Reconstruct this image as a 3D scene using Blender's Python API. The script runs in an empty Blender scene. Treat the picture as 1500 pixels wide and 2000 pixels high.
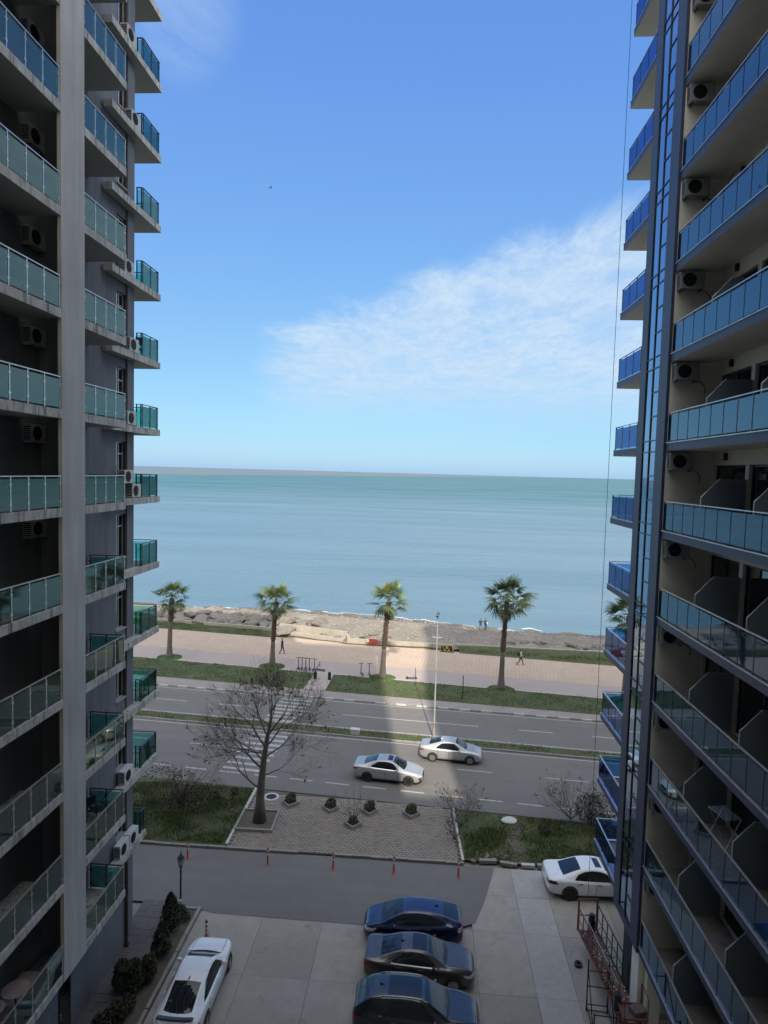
import bpy, bmesh, math, random
import numpy as np
from mathutils import Vector, Matrix, Euler
from mathutils.bvhtree import BVHTree
random.seed(7); rng = np.random.default_rng(7)
PI = math.pi
SC = bpy.context.scene; COL = SC.collection

# ------------------------------------------------------------------ camera, sky, sun, exposure
cam_d = bpy.data.cameras.new('camera'); CAM = bpy.data.objects.new('camera', cam_d); COL.objects.link(CAM)
CAM_H = 21.2
yaw, pitch, roll = map(math.radians, (3.6814, 3.5520, 1.5581))
F = Vector((-math.sin(yaw)*math.cos(pitch), math.cos(yaw)*math.cos(pitch), -math.sin(pitch)))
R0 = Vector((math.cos(yaw), math.sin(yaw), 0)); U0 = R0.cross(F)
RR = math.cos(roll)*R0 + math.sin(roll)*U0; UU = -math.sin(roll)*R0 + math.cos(roll)*U0
CAM.matrix_world = Matrix(((RR.x, UU.x, -F.x, 0), (RR.y, UU.y, -F.y, 0), (RR.z, UU.z, -F.z, CAM_H), (0, 0, 0, 1)))
cam_d.sensor_fit = 'VERTICAL'; cam_d.sensor_height = 36.0; cam_d.lens = 1240/2000*36.0
cam_d.clip_start = 0.1; cam_d.clip_end = 200000
SC.camera = CAM

SUN_EL = math.radians(37.0); SUN_AZ = math.radians(172.5)      # azimuth clockwise from +Y
W = bpy.data.worlds.new('World'); SC.world = W; W.use_nodes = True
wn, wl = W.node_tree.nodes, W.node_tree.links
wn.clear()
wo = wn.new('ShaderNodeOutputWorld'); bg = wn.new('ShaderNodeBackground'); sky = wn.new('ShaderNodeTexSky')
sky.sky_type = 'NISHITA'; sky.sun_disc = False; sky.sun_elevation = SUN_EL; sky.sun_rotation = SUN_AZ
sky.altitude = 20; sky.air_density = 1.0; sky.dust_density = 0.6; sky.ozone_density = 2.2
SKY_STRENGTH = 0.15
bg.inputs[1].default_value = SKY_STRENGTH
def wnode(t, **k):
    n = wn.new(t)
    for a, b in k.items(): setattr(n, a, b)
    return n
def wmath(op, a, b=None, c=None, clamp=False):
    n = wnode('ShaderNodeMath', operation=op, use_clamp=clamp)
    for i, x in enumerate((a, b, c)):
        if x is None: continue
        if isinstance(x, (int, float)): n.inputs[i].default_value = x
        else: wl.new(x, n.inputs[i])
    return n.outputs[0]
def wrange(v, a, b, c=0.0, d=1.0, smooth=True):
    n = wnode('ShaderNodeMapRange', interpolation_type='SMOOTHSTEP' if smooth else 'LINEAR')
    wl.new(v, n.inputs[0])
    for i, x in enumerate((a, b, c, d)): n.inputs[i+1].default_value = x
    return n.outputs[0]
tc = wnode('ShaderNodeTexCoord'); sep = wnode('ShaderNodeSeparateXYZ'); wl.new(tc.outputs['Generated'], sep.inputs[0])
# a high cirrus sheet: the direction is carried up to a flat layer overhead
zz = wmath('MAXIMUM', sep.outputs[2], 0.03)
px = wmath('DIVIDE', sep.outputs[0], zz); py = wmath('DIVIDE', sep.outputs[1], zz)
cmb = wnode('ShaderNodeCombineXYZ'); wl.new(px, cmb.inputs[0]); wl.new(py, cmb.inputs[1])
def wnoise(scale, detail, rough, dist, sx=1, sy=1, rot=0, off=(0, 0, 0)):
    m = wnode('ShaderNodeMapping'); wl.new(cmb.outputs[0], m.inputs[0])
    m.inputs['Scale'].default_value = (sx, sy, 1); m.inputs['Rotation'].default_value = (0, 0, rot); m.inputs['Location'].default_value = off
    n = wnode('ShaderNodeTexNoise'); wl.new(m.outputs[0], n.inputs['Vector'])
    n.inputs['Scale'].default_value = scale; n.inputs['Detail'].default_value = detail
    n.inputs['Roughness'].default_value = rough; n.inputs['Distortion'].default_value = dist
    return n.outputs['Fac']
big = wnoise(0.35, 4, .6, .3); mid = wnoise(2.2, 6, .66, .5, 1.0, .5, .5); fine = wnoise(9.0, 6, .72, .9, 1, .42, .5)
az = wmath('DIVIDE', sep.outputs[0], wmath('MAXIMUM', sep.outputs[1], .05))        # tan of the azimuth, right positive
el = wmath('DIVIDE', sep.outputs[2], wmath('MAXIMUM', sep.outputs[1], .05))
# upper rim of the sheet rises to the right, lower part thins into haze
rim = wmath('ADD', wmath('MULTIPLY_ADD', az, .36, .315), wmath('MULTIPLY_ADD', mid, .12, -.06))
m_up = wrange(wmath('SUBTRACT', rim, el), -.015, .055)
m_lo = wrange(el, .05, .16)
m_lf = wrange(wmath('ADD', az, wmath('MULTIPLY_ADD', mid, .10, -.05)), -.30, -.17)
tex = wrange(wmath('ADD', wmath('MULTIPLY', mid, .55), wmath('MULTIPLY', fine, .45)), .33, .66)
cl = wmath('MULTIPLY', wmath('MULTIPLY', m_up, m_lo), wmath('MULTIPLY', m_lf, wmath('MULTIPLY_ADD', tex, .58, .40)))
# a faint wisp high on the left and thin scattered cirrus elsewhere
dx = wmath('DIVIDE', wmath('ADD', az, .40), .09); dy = wmath('DIVIDE', wmath('SUBTRACT', el, .69), .10)
r2 = wmath('ADD', wmath('MULTIPLY', dx, dx), wmath('MULTIPLY', dy, dy))
wisp = wmath('MULTIPLY', wrange(r2, 0, 1.6, 1, 0), wmath('MULTIPLY', wrange(mid, .40, .70), .34))
cloud = wmath('MAXIMUM', cl, wisp, clamp=True)
cloud = wmath('MULTIPLY', cloud, wrange(sep.outputs[1], .05, .3))
# bright cirrus added overhead and landwards, out of view, to lift and whiten the shade
over = wmath('MULTIPLY', wrange(wmath('ADD', wmath('DIVIDE', sep.outputs[1], zz), wmath('MULTIPLY_ADD', big, 1.2, -.6)), 1.25, .35), wmath('MULTIPLY_ADD', wrange(mid, .30, .62), .48, .50))

mixc = wnode('ShaderNodeMix', data_type='RGBA')
wl.new(cloud, mixc.inputs[0])
EXPO = 1.7
KS_ = 1.04/(SKY_STRENGTH*2**EXPO)
sepc = wnode('ShaderNodeSeparateColor'); wl.new(sky.outputs[0], sepc.inputs[0]); comb = wnode('ShaderNodeCombineColor')
for i, (g_, k_) in enumerate(((.62, .136), (.55, .238), (.22, .605))):       # softer tone of the same sky, alike in every direction
    wl.new(wmath('MULTIPLY', wmath('POWER', sepc.outputs[i], g_), k_*KS_), comb.inputs[i])
wl.new(comb.outputs[0], mixc.inputs[6])
CLOUD = (.60*KS_, .75*KS_, .91*KS_)
dsun = wnode('ShaderNodeVectorMath', operation='DOT_PRODUCT'); wl.new(tc.outputs['Generated'], dsun.inputs[0])
dsun.inputs[1].default_value = (math.sin(SUN_AZ)*math.cos(SUN_EL), math.cos(SUN_AZ)*math.cos(SUN_EL), math.sin(SUN_EL))
cb_ = wnode('ShaderNodeVectorMath', operation='SCALE'); cb_.inputs[0].default_value = CLOUD       # thin ice cloud is brighter towards the sun
wl.new(wmath('MULTIPLY_ADD', wmath('MAXIMUM', dsun.outputs['Value'], 0.0), 3.2, 1.0), cb_.inputs['Scale'])
wl.new(cb_.outputs[0], mixc.inputs[7])
mixo = wnode('ShaderNodeMix', data_type='RGBA'); co_ = wnode('ShaderNodeVectorMath', operation='SCALE'); co_.inputs[0].default_value = (.70*KS_, .72*KS_, .74*KS_)
wl.new(wmath('MULTIPLY_ADD', wmath('MAXIMUM', dsun.outputs['Value'], 0.0), 3.2, 1.0), co_.inputs['Scale'])  # the added overhead cirrus is boosted towards the sun for more fill
wl.new(over, mixo.inputs[0]); wl.new(mixc.outputs[2], mixo.inputs[6]); wl.new(co_.outputs[0], mixo.inputs[7])
wl.new(mixo.outputs[2], bg.inputs[0]); wl.new(bg.outputs[0], wo.inputs[0])

sd = bpy.data.lights.new('sun', 'SUN'); sd.energy = 2.0; sd.angle = math.radians(0.75); sd.color = (1.0, .92, .80)
SUN = bpy.data.objects.new('sun', sd); COL.objects.link(SUN)
to_sun = Vector((math.sin(SUN_AZ)*math.cos(SUN_EL), math.cos(SUN_AZ)*math.cos(SUN_EL), math.sin(SUN_EL)))
SUN.rotation_euler = to_sun.to_track_quat('Z', 'Y').to_euler(); SUN.location = (30, -60, 80)
vs = SC.view_settings
SC.display_settings.display_device = 'sRGB'; vs.view_transform = 'Standard'; vs.look = 'None'; vs.gamma = 1; vs.use_curve_mapping = False
vs.exposure = EXPO
SC.cycles.max_bounces = 10; SC.cycles.transparent_max_bounces = 24; SC.cycles.diffuse_bounces = 6; SC.cycles.glossy_bounces = 4
SC.cycles.caustics_reflective = False; SC.cycles.caustics_refractive = False

# ------------------------------------------------------------------ materials
def srgb(r, g, b):
    f = lambda c: (c/255/12.92) if c/255 <= .04045 else ((c/255+.055)/1.055)**2.4
    return (f(r), f(g), f(b))
class NT:
    def __init__(s, name):
        s.m = bpy.data.materials.new(name); s.m.use_nodes = True
        s.n, s.l = s.m.node_tree.nodes, s.m.node_tree.links
        s.b = s.n['Principled BSDF']; s.out = s.n['Material Output']
    def new(s, t, **k):
        n = s.n.new(t)
        for a, b in k.items(): setattr(n, a, b)
        return n
    def put(s, sock, v):
        if hasattr(v, 'is_linked'): s.l.new(v, sock)
        else: sock.default_value = v
    def pos(s, scale=(1, 1, 1), rot=0, obj=False):
        if obj: o = s.new('ShaderNodeTexCoord').outputs['Object']
        else: o = s.new('ShaderNodeNewGeometry').outputs['Position']
        m = s.new('ShaderNodeMapping'); s.l.new(o, m.inputs[0]); m.inputs['Scale'].default_value = scale; m.inputs['Rotation'].default_value = (0, 0, rot)
        return m.outputs[0]
    def noise(s, vec, scale, detail=4, rough=.55, dist=0):
        n = s.new('ShaderNodeTexNoise'); s.l.new(vec, n.inputs['Vector'])
        n.inputs['Scale'].default_value = scale; n.inputs['Detail'].default_value = detail; n.inputs['Roughness'].default_value = rough; n.inputs['Distortion'].default_value = dist
        return n.outputs['Fac']
    def ramp(s, v, stops):
        n = s.new('ShaderNodeValToRGB'); s.l.new(v, n.inputs[0]); e = n.color_ramp.elements
        while len(e) < len(stops): e.new(.5)
        for x, (p, c) in zip(e, stops):
            x.position = p; x.color = tuple(c)+(1,) if hasattr(c, '__len__') else (c, c, c, 1)
        return n.outputs[0]
    def mix(s, f, a, b, mode='MIX'):
        n = s.new('ShaderNodeMix', data_type='RGBA', blend_type=mode)
        for i, x in ((0, f), (6, a), (7, b)):
            if hasattr(x, 'is_linked'): s.l.new(x, n.inputs[i])
            else: n.inputs[i].default_value = x if i == 0 else (tuple(x)+(1,) if len(x) == 3 else x)
        return n.outputs[2]
    def math(s, op, a, b=0.0):
        n = s.new('ShaderNodeMath', operation=op)
        for i, x in enumerate((a, b)):
            if hasattr(x, 'is_linked'): s.l.new(x, n.inputs[i])
            else: n.inputs[i].default_value = x
        return n.outputs[0]
    def bump(s, h, strength=.3, dist=.02):
        n = s.new('ShaderNodeBump'); s.l.new(h, n.inputs['Height']); n.inputs['Strength'].default_value = strength; n.inputs['Distance'].default_value = dist
        s.l.new(n.outputs[0], s.b.inputs['Normal'])
    def col(s, c): s.put(s.b.inputs['Base Color'], c if hasattr(c, 'is_linked') else tuple(c)+(1,))
    def rough(s, r): s.put(s.b.inputs['Roughness'], r)
def simple(name, c, rough=.6, metal=0, var=.25, scale=3, bump=0, spec=.5, obj=False):
    t = NT(name); v = t.pos(obj=obj)
    n = t.noise(v, scale, 5, .6)
    d = tuple(x*(1-var) for x in c); u = tuple(min(1, x*(1+var)) for x in c)
    t.col(t.ramp(n, [(.3, d), (.7, u)])); t.rough(rough); t.b.inputs['Metallic'].default_value = metal
    t.b.inputs['Specular IOR Level'].default_value = spec
    if bump: t.bump(t.noise(v, scale*14, 3), bump, .01)
    return t.m
def plaster(name, c, streak=.35, rough=.85, grain=.15):
    t = NT(name); v = t.pos()
    n = t.noise(v, .5, 5, .6); st = t.noise(t.pos((1.3, 1.3, .09)), 2.2, 5, .65)
    a = t.ramp(n, [(.3, tuple(x*.86 for x in c)), (.7, tuple(x*1.1 for x in c))])
    f = t.ramp(st, [(.42, 0.0), (.72, streak)])
    t.col(t.mix(f, a, tuple(x*.45 for x in c))); t.rough(rough); t.bump(t.noise(v, 60, 2), grain, .004)
    return t.m
def glass(name, tint, refl=.16, gain=1.7, haze=(0, 0, 0), hz=0.0, rough=.015, wav=.0, mir=(.93, .97, 1)):
    """tinted clear sheet: passes a tinted view, mirrors more towards grazing"""
    t = NT(name); t.n.remove(t.b)
    tr = t.new('ShaderNodeBsdfTransparent'); tr.inputs[0].default_value = tuple(tint)+(1,)
    gl = t.new('ShaderNodeBsdfGlossy'); gl.inputs['Roughness'].default_value = rough; gl.inputs[0].default_value = tuple(mir)+(1,)
    if wav:
        bp = t.new('ShaderNodeBump'); bp.inputs['Strength'].default_value = wav; bp.inputs['Distance'].default_value = .01
        t.l.new(t.noise(t.pos(), 1.1, 2), bp.inputs['Height']); t.l.new(bp.outputs[0], gl.inputs['Normal'])
    fr = t.new('ShaderNodeFresnel'); fr.inputs[0].default_value = 1.5
    f = t.new('ShaderNodeMath', operation='MULTIPLY_ADD', use_clamp=True); t.l.new(fr.outputs[0], f.inputs[0]); f.inputs[1].default_value = gain; f.inputs[2].default_value = refl
    base = tr.outputs[0]
    if hz:
        df = t.new('ShaderNodeBsdfDiffuse'); df.inputs[0].default_value = tuple(haze)+(1,)
        ms = t.new('ShaderNodeMixShader')
        dirt = t.ramp(t.noise(t.pos((1, 1, .3)), 1.5, 5, .65), [(.3, hz*.6), (.75, min(1, hz*1.5))])
        t.l.new(dirt, ms.inputs[0]); t.l.new(tr.outputs[0], ms.inputs[1]); t.l.new(df.outputs[0], ms.inputs[2]); base = ms.outputs[0]
    mx = t.new('ShaderNodeMixShader'); t.l.new(f.outputs[0], mx.inputs[0]); t.l.new(base, mx.inputs[1]); t.l.new(gl.outputs[0], mx.inputs[2])
    t.l.new(mx.outputs[0], t.out.inputs[0])
    return t.m
def paint(name, c, rough=.32, coat=.6, metal=.0, flake=.03):
    t = NT(name); v = t.pos(obj=True)
    n = t.noise(v, 2.5, 4, .6)
    t.col(t.ramp(n, [(.3, tuple(x*(1-flake*2) for x in c)), (.75, tuple(min(1, x*(1+flake)) for x in c))]))
    t.rough(rough); t.b.inputs['Metallic'].default_value = metal
    t.b.inputs['Coat Weight'].default_value = coat; t.b.inputs['Coat Roughness'].default_value = .06
    return t.m

M = {}
M['wall_l'] = plaster('slate_plaster', (.18, .188, .21), .45)
M['pillar_l'] = plaster('grey_plaster', (.50, .485, .465), .4)
M['beige_l'] = plaster('beige_plaster', (.62, .55, .44), .25)
M['dark_l'] = plaster('dark_loggia_plaster', (.16, .16, .16), .35)
M['brown_l'] = simple('brown_reveal', (.06, .042, .036), .7)
M['soffit_l'] = plaster('soffit_plaster_grey', (.34, .335, .32), .0)
def slab_mat():
    t = NT('weathered_concrete_edge'); v = t.pos()
    a = t.ramp(t.noise(v, 2.5, 5, .65), [(.3, (.38, .36, .33)), (.7, (.60, .58, .53))])
    st = t.noise(t.pos((4.2, 4.2, .35)), 1.6, 5, .7)
    f = t.ramp(st, [(.50, 0.0), (.66, .8)])
    t.col(t.mix(f, a, (.05, .045, .035))); t.rough(.9); t.bump(t.noise(v, 40, 3), .3, .01); return t.m
M['slab_l'] = slab_mat()
M['glass_l'] = glass('green_tinted_glass', (.40, .80, .78), .07, 1.15, (.27, .42, .40), .10, mir=(.66, .84, .76))
M['glass_lc'] = glass('clear_green_glass', (.55, .90, .86), .03, .9, (.16, .36, .36), .02, mir=(.60, .80, .78))
M['glass_rc'] = glass('clear_blue_glass', (.40, .68, .98), .05, .9, (.07, .18, .42), .03, mir=(.44, .60, .92))
M['glass_r'] = glass('blue_tinted_glass', (.38, .68, .95), .10, 1.1, (.06, .17, .38), .09, mir=(.54, .74, .90))
M['glass_cw'] = glass('blue_curtain_glass', (.2, .3, .4), .36, 1.3, (.05, .08, .14), .05, .012, .06, mir=(.50, .66, .88))
M['glass_win'] = glass('window_glass', (.30, .36, .37), .16, 1.8, (.3, .35, .36), .03)
M['glass_dark'] = glass('dark_door_glass', (.12, .15, .15), .10, 1.3, (.1, .12, .13), .08)
M['rail_l'] = simple('brushed_steel_rail', (.55, .55, .53), .35, .8, .15)
M['rail_dk'] = simple('dark_steel_rail', (.06, .065, .07), .4, .6, .2)
M['rail_r'] = simple('black_aluminium', (.018, .020, .028), .35, .3, .2)
M['cap_r'] = simple('bare_aluminium', (.5, .52, .55), .35, .7, .15)
M['purple'] = plaster('dark_indigo_cladding', (.038, .048, .095), .4, .5, .05)
M['beige_r'] = plaster('beige_loggia_plaster', (.80, .74, .61), .08)
M['soffit_r'] = plaster('beige_soffit', (.76, .72, .63), .05)
M['tile'] = simple('balcony_tile', (.25, .22, .2), .6)
M['divider'] = plaster('dark_divider_panel', (.24, .28, .31), .15, .5)
M['white_trim'] = simple('white_trim', (.72, .73, .75), .4)
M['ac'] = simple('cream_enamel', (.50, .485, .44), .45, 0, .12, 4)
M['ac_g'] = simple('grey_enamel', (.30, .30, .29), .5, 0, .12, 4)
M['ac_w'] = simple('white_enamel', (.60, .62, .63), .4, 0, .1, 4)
M['blk'] = simple('black_plastic', (.015, .015, .016), .5, 0, .2)
M['dkmetal'] = simple('dark_metal', (.03, .03, .034), .5, .6, .2)
M['frame_dk'] = simple('dark_window_frame', (.025, .027, .03), .4, .2)
M['frame_wh'] = simple('pale_window_frame', (.45, .46, .46), .45)
M['curtain'] = simple('pale_curtain', (.5, .48, .42), .9, 0, .15, 1.5)
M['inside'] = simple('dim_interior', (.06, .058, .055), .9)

def ground_mat(name, c1, c2, sc=.8, fine=30, rough=.9, bump=.35, spot=0, spotc=(.05, .045, .04), bdist=.01):
    t = NT(name); v = t.pos()
    big = t.noise(v, sc*.25, 5, .6); md = t.noise(v, sc*2.2, 6, .62); fn = t.noise(v, fine, 3, .7)
    a = t.mix(t.ramp(big, [(.35, 0.), (.68, 1.)]), c1, c2)
    a = t.mix(t.ramp(md, [(.30, .55), (.62, 0.)]), a, tuple(x*.66 for x in c1))
    a = t.mix(.35, a, t.mix(fn, tuple(x*.5 for x in c1), tuple(min(1, x*1.6) for x in c2)))
    if spot: a = t.mix(t.ramp(t.noise(v, sc*1.1, 6, .7, .6), [(.57, 0.), (.68, spot)]), a, spotc)
    t.col(a); t.rough(rough); t.bump(fn, bump, bdist); return t.m
def asphalt_mat(name, c1, c2, ang=0.0, track=.25):
    t = NT(name); v = t.pos()
    big = t.noise(v, .12, 5, .6); md = t.noise(v, 1.6, 6, .62); fn = t.noise(v, 55, 3, .7)
    a = t.mix(t.ramp(big, [(.35, 0.), (.68, 1.)]), c1, c2)
    tr = t.noise(t.pos((.03, 1.0, 1), ang), 1.5, 4, .6)         # wear runs along the lanes
    a = t.mix(t.ramp(tr, [(.40, track), (.60, 0.)]), a, tuple(x*.55 for x in c1))
    a = t.mix(t.ramp(md, [(.32, .35), (.6, 0.)]), a, tuple(x*.7 for x in c1))
    a = t.mix(.3, a, t.mix(fn, tuple(x*.4 for x in c1), tuple(x*1.8 for x in c2)))
    t.col(a); t.rough(.85); t.bump(fn, .35, .006); return t.m
M['asphalt'] = asphalt_mat('worn_asphalt', (.120, .112, .104), (.152, .143, .132), math.radians(5.2))
M['asphalt_lot'] = asphalt_mat('access_asphalt', (.125, .120, .115), (.155, .149, .142), 0, .18)
M['concrete'] = ground_mat('yard_concrete', (.27, .25, .22), (.34, .315, .28), .8, 25, .85, .2, .5, (.15, .147, .14))
M['concrete_b'] = ground_mat('yard_concrete_stained', (.24, .222, .198), (.305, .285, .25), 1.1, 25, .85, .2, .55, (.13, .128, .12))
M['concrete_w'] = ground_mat('bleached_concrete', (.30, .29, .272), (.375, .365, .345), 1.4, 20, .85, .2, .4, (.2, .2, .2))
M['kerb'] = ground_mat('kerb_concrete', (.20, .195, .18), (.30, .29, .27), 2, 30, .9, .3, .4, (.08, .075, .065))
M['kerb_pale'] = ground_mat('pale_kerb', (.40, .39, .37), (.52, .51, .48), 2, 30, .9, .3)
M['soil'] = ground_mat('bare_soil', (.075, .062, .045), (.13, .11, .08), 1.5, 30, .95, .6, bdist=.03)
M['turf'] = ground_mat('thin_turf', (.042, .064, .022), (.085, .095, .040), 1.6, 30, .95, .7, .7, (.10, .085, .055), .03)
M['gravel'] = ground_mat('beach_shingle', (.19, .16, .13), (.28, .245, .20), .7, 6, .95, .9, .4, (.14, .13, .12), .08)
M['sidewalk'] = ground_mat('grey_pavement', (.21, .18, .16), (.28, .25, .23), 1.5, 25, .9, .25, .3, (.12, .11, .11))
M['line'] = ground_mat('worn_white_paint', (.28, .28, .27), (.40, .40, .385), 3, 18, .8, .2, .85, (.13, .13, .13))
M['wallstone'] = ground_mat('sea_wall_concrete', (.26, .23, .18), (.38, .34, .27), 1.2, 14, .9, .5, .5, (.16, .15, .10))
M['rock'] = ground_mat('shore_rock', (.12, .105, .088), (.25, .22, .185), 1.1, 9, .95, .8, .3, (.09, .08, .075), .05)
M['paver'] = ground_mat('plaza_paver', (.25, .205, .168), (.31, .265, .22), 1.2, 9, .9, .3, .3, (.10, .095, .085))
def prom_mat():
    t = NT('promenade_tiles'); v = t.pos((1, 1, 1), math.radians(7.6))
    br = t.new('ShaderNodeTexBrick'); t.l.new(v, br.inputs['Vector'])
    br.inputs['Scale'].default_value = 1.0; br.inputs['Brick Width'].default_value = .4; br.inputs['Row Height'].default_value = .4; br.offset = 0
    br.inputs['Mortar Size'].default_value = .012; br.inputs['Color1'].default_value = (.47, .352, .258, 1); br.inputs['Color2'].default_value = (.415, .305, .222, 1); br.inputs['Mortar'].default_value = (.2, .17, .15, 1)
    md = t.noise(t.pos(), .35, 6, .62); a = t.mix(t.ramp(md, [(.35, .45), (.62, 0.)]), br.outputs[0], (.35, .265, .20))
    d = t.noise(t.pos((.25, 1, 1), math.radians(7.6)), 1.1, 5, .65)
    a = t.mix(t.ramp(d, [(.52, 0.), (.7, .4)]), a, (.34, .28, .25))
    t.col(a); t.rough(.85); t.bump(t.noise(v, 25, 3), .25, .01); return t.m
M['prom'] = prom_mat()
def band_mat():
    t = NT('promenade_edge_bands'); v = t.pos((1, 1, 1), math.radians(7.3))
    wv = t.new('ShaderNodeTexBrick'); t.l.new(v, wv.inputs['Vector']); wv.offset = .5
    wv.inputs['Scale'].default_value = 1; wv.inputs['Brick Width'].default_value = 1.6; wv.inputs['Row Height'].default_value = .8; wv.inputs['Mortar Size'].default_value = .01
    wv.inputs['Color1'].default_value = (.32, .265, .23, 1); wv.inputs['Color2'].default_value = (.345, .262, .22, 1); wv.inputs['Mortar'].default_value = (.2, .18, .18, 1)
    md = t.noise(t.pos(), .6, 6, .62)
    t.col(t.mix(t.ramp(md, [(.35, .5), (.62, 0.)]), wv.outputs[0], (.33, .31, .31))); t.rough(.85); t.bump(t.noise(v, 25, 3), .25, .01); return t.m
M['prom_band'] = band_mat()
def sea_mat():
    t = NT('sea_water'); v = t.pos()
    big = t.noise(t.pos((.35, 1, 1), math.radians(4)), .012, 5, .6); str_ = t.noise(t.pos((.12, 1, 1), math.radians(6)), .05, 6, .6)
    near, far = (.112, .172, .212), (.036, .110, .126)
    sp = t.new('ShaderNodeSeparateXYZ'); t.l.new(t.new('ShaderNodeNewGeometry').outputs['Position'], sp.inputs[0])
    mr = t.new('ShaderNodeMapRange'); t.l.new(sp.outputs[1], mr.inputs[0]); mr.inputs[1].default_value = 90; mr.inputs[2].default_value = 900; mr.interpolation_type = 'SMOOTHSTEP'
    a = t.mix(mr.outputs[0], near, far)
    a = t.mix(t.ramp(big, [(.35, .0), (.7, .55)]), a, (.03, .10, .11))
    a = t.mix(t.ramp(str_, [(.40, .38), (.60, 0.)]), a, (.15, .21, .245))
    # hazy shade band on the left horizon, painted into the water colour
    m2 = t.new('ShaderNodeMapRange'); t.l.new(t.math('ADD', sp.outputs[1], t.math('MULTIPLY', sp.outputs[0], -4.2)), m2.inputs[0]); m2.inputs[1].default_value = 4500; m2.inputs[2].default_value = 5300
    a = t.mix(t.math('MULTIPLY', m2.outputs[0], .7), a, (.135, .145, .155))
    # pale film of foam and wet shingle along the shore comes with the foam object
    w1 = t.noise(t.pos((.6, 1.5, 1), math.radians(8)), .55, 5, .62); w2 = t.noise(t.pos((.5, 1.6, 1), math.radians(-6)), .10, 4, .55); w3 = t.noise(t.pos((1, 1.6, 1)), 3.0, 3, .6)
    h = t.math('ADD', t.math('ADD', t.math('MULTIPLY', w1, .55), t.math('MULTIPLY', w2, 2.2)), t.math('MULTIPLY', w3, .14))
    # a rough sea mirrors less towards grazing than a flat one: waves hide each other's far sides
    cap = t.new('ShaderNodeMapRange'); t.l.new(sp.outputs[1], cap.inputs[0]); cap.interpolation_type = 'SMOOTHSTEP'
    for q, v in enumerate((80, 700, .50, .21)): cap.inputs[q+1].default_value = v
    bp = t.new('ShaderNodeBump'); t.l.new(h, bp.inputs['Height']); bp.inputs['Strength'].default_value = .55; bp.inputs['Distance'].default_value = 1.0
    fr = t.new('ShaderNodeFresnel'); fr.inputs[0].default_value = 1.5; t.l.new(bp.outputs[0], fr.inputs['Normal'])
    df = t.new('ShaderNodeBsdfDiffuse'); t.l.new(a, df.inputs[0]); gl = t.new('ShaderNodeBsdfGlossy'); gl.inputs['Roughness'].default_value = .22
    t.l.new(bp.outputs[0], gl.inputs['Normal'])
    ms = t.new('ShaderNodeMixShader'); t.l.new(t.math('MINIMUM', fr.outputs[0], cap.outputs[0]), ms.inputs[0]); t.l.new(df.outputs[0], ms.inputs[1]); t.l.new(gl.outputs[0], ms.inputs[2])
    t.n.remove(t.b); t.l.new(ms.outputs[0], t.out.inputs[0]); return t.m
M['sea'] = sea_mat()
M['foam'] = ground_mat('sea_foam', (.55, .58, .6), (.8, .82, .84), 2.0, 8, .8, .4)
M['wetsand'] = ground_mat('wet_shingle', (.085, .075, .062), (.15, .135, .115), .9, 8, .85, .8, .3, (.06, .055, .05), .08)
M['wetsand'].node_tree.nodes['Principled BSDF'].inputs['Specular IOR Level'].default_value = .15
M['gravel'].node_tree.nodes['Principled BSDF'].inputs['Specular IOR Level'].default_value = .1

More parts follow.
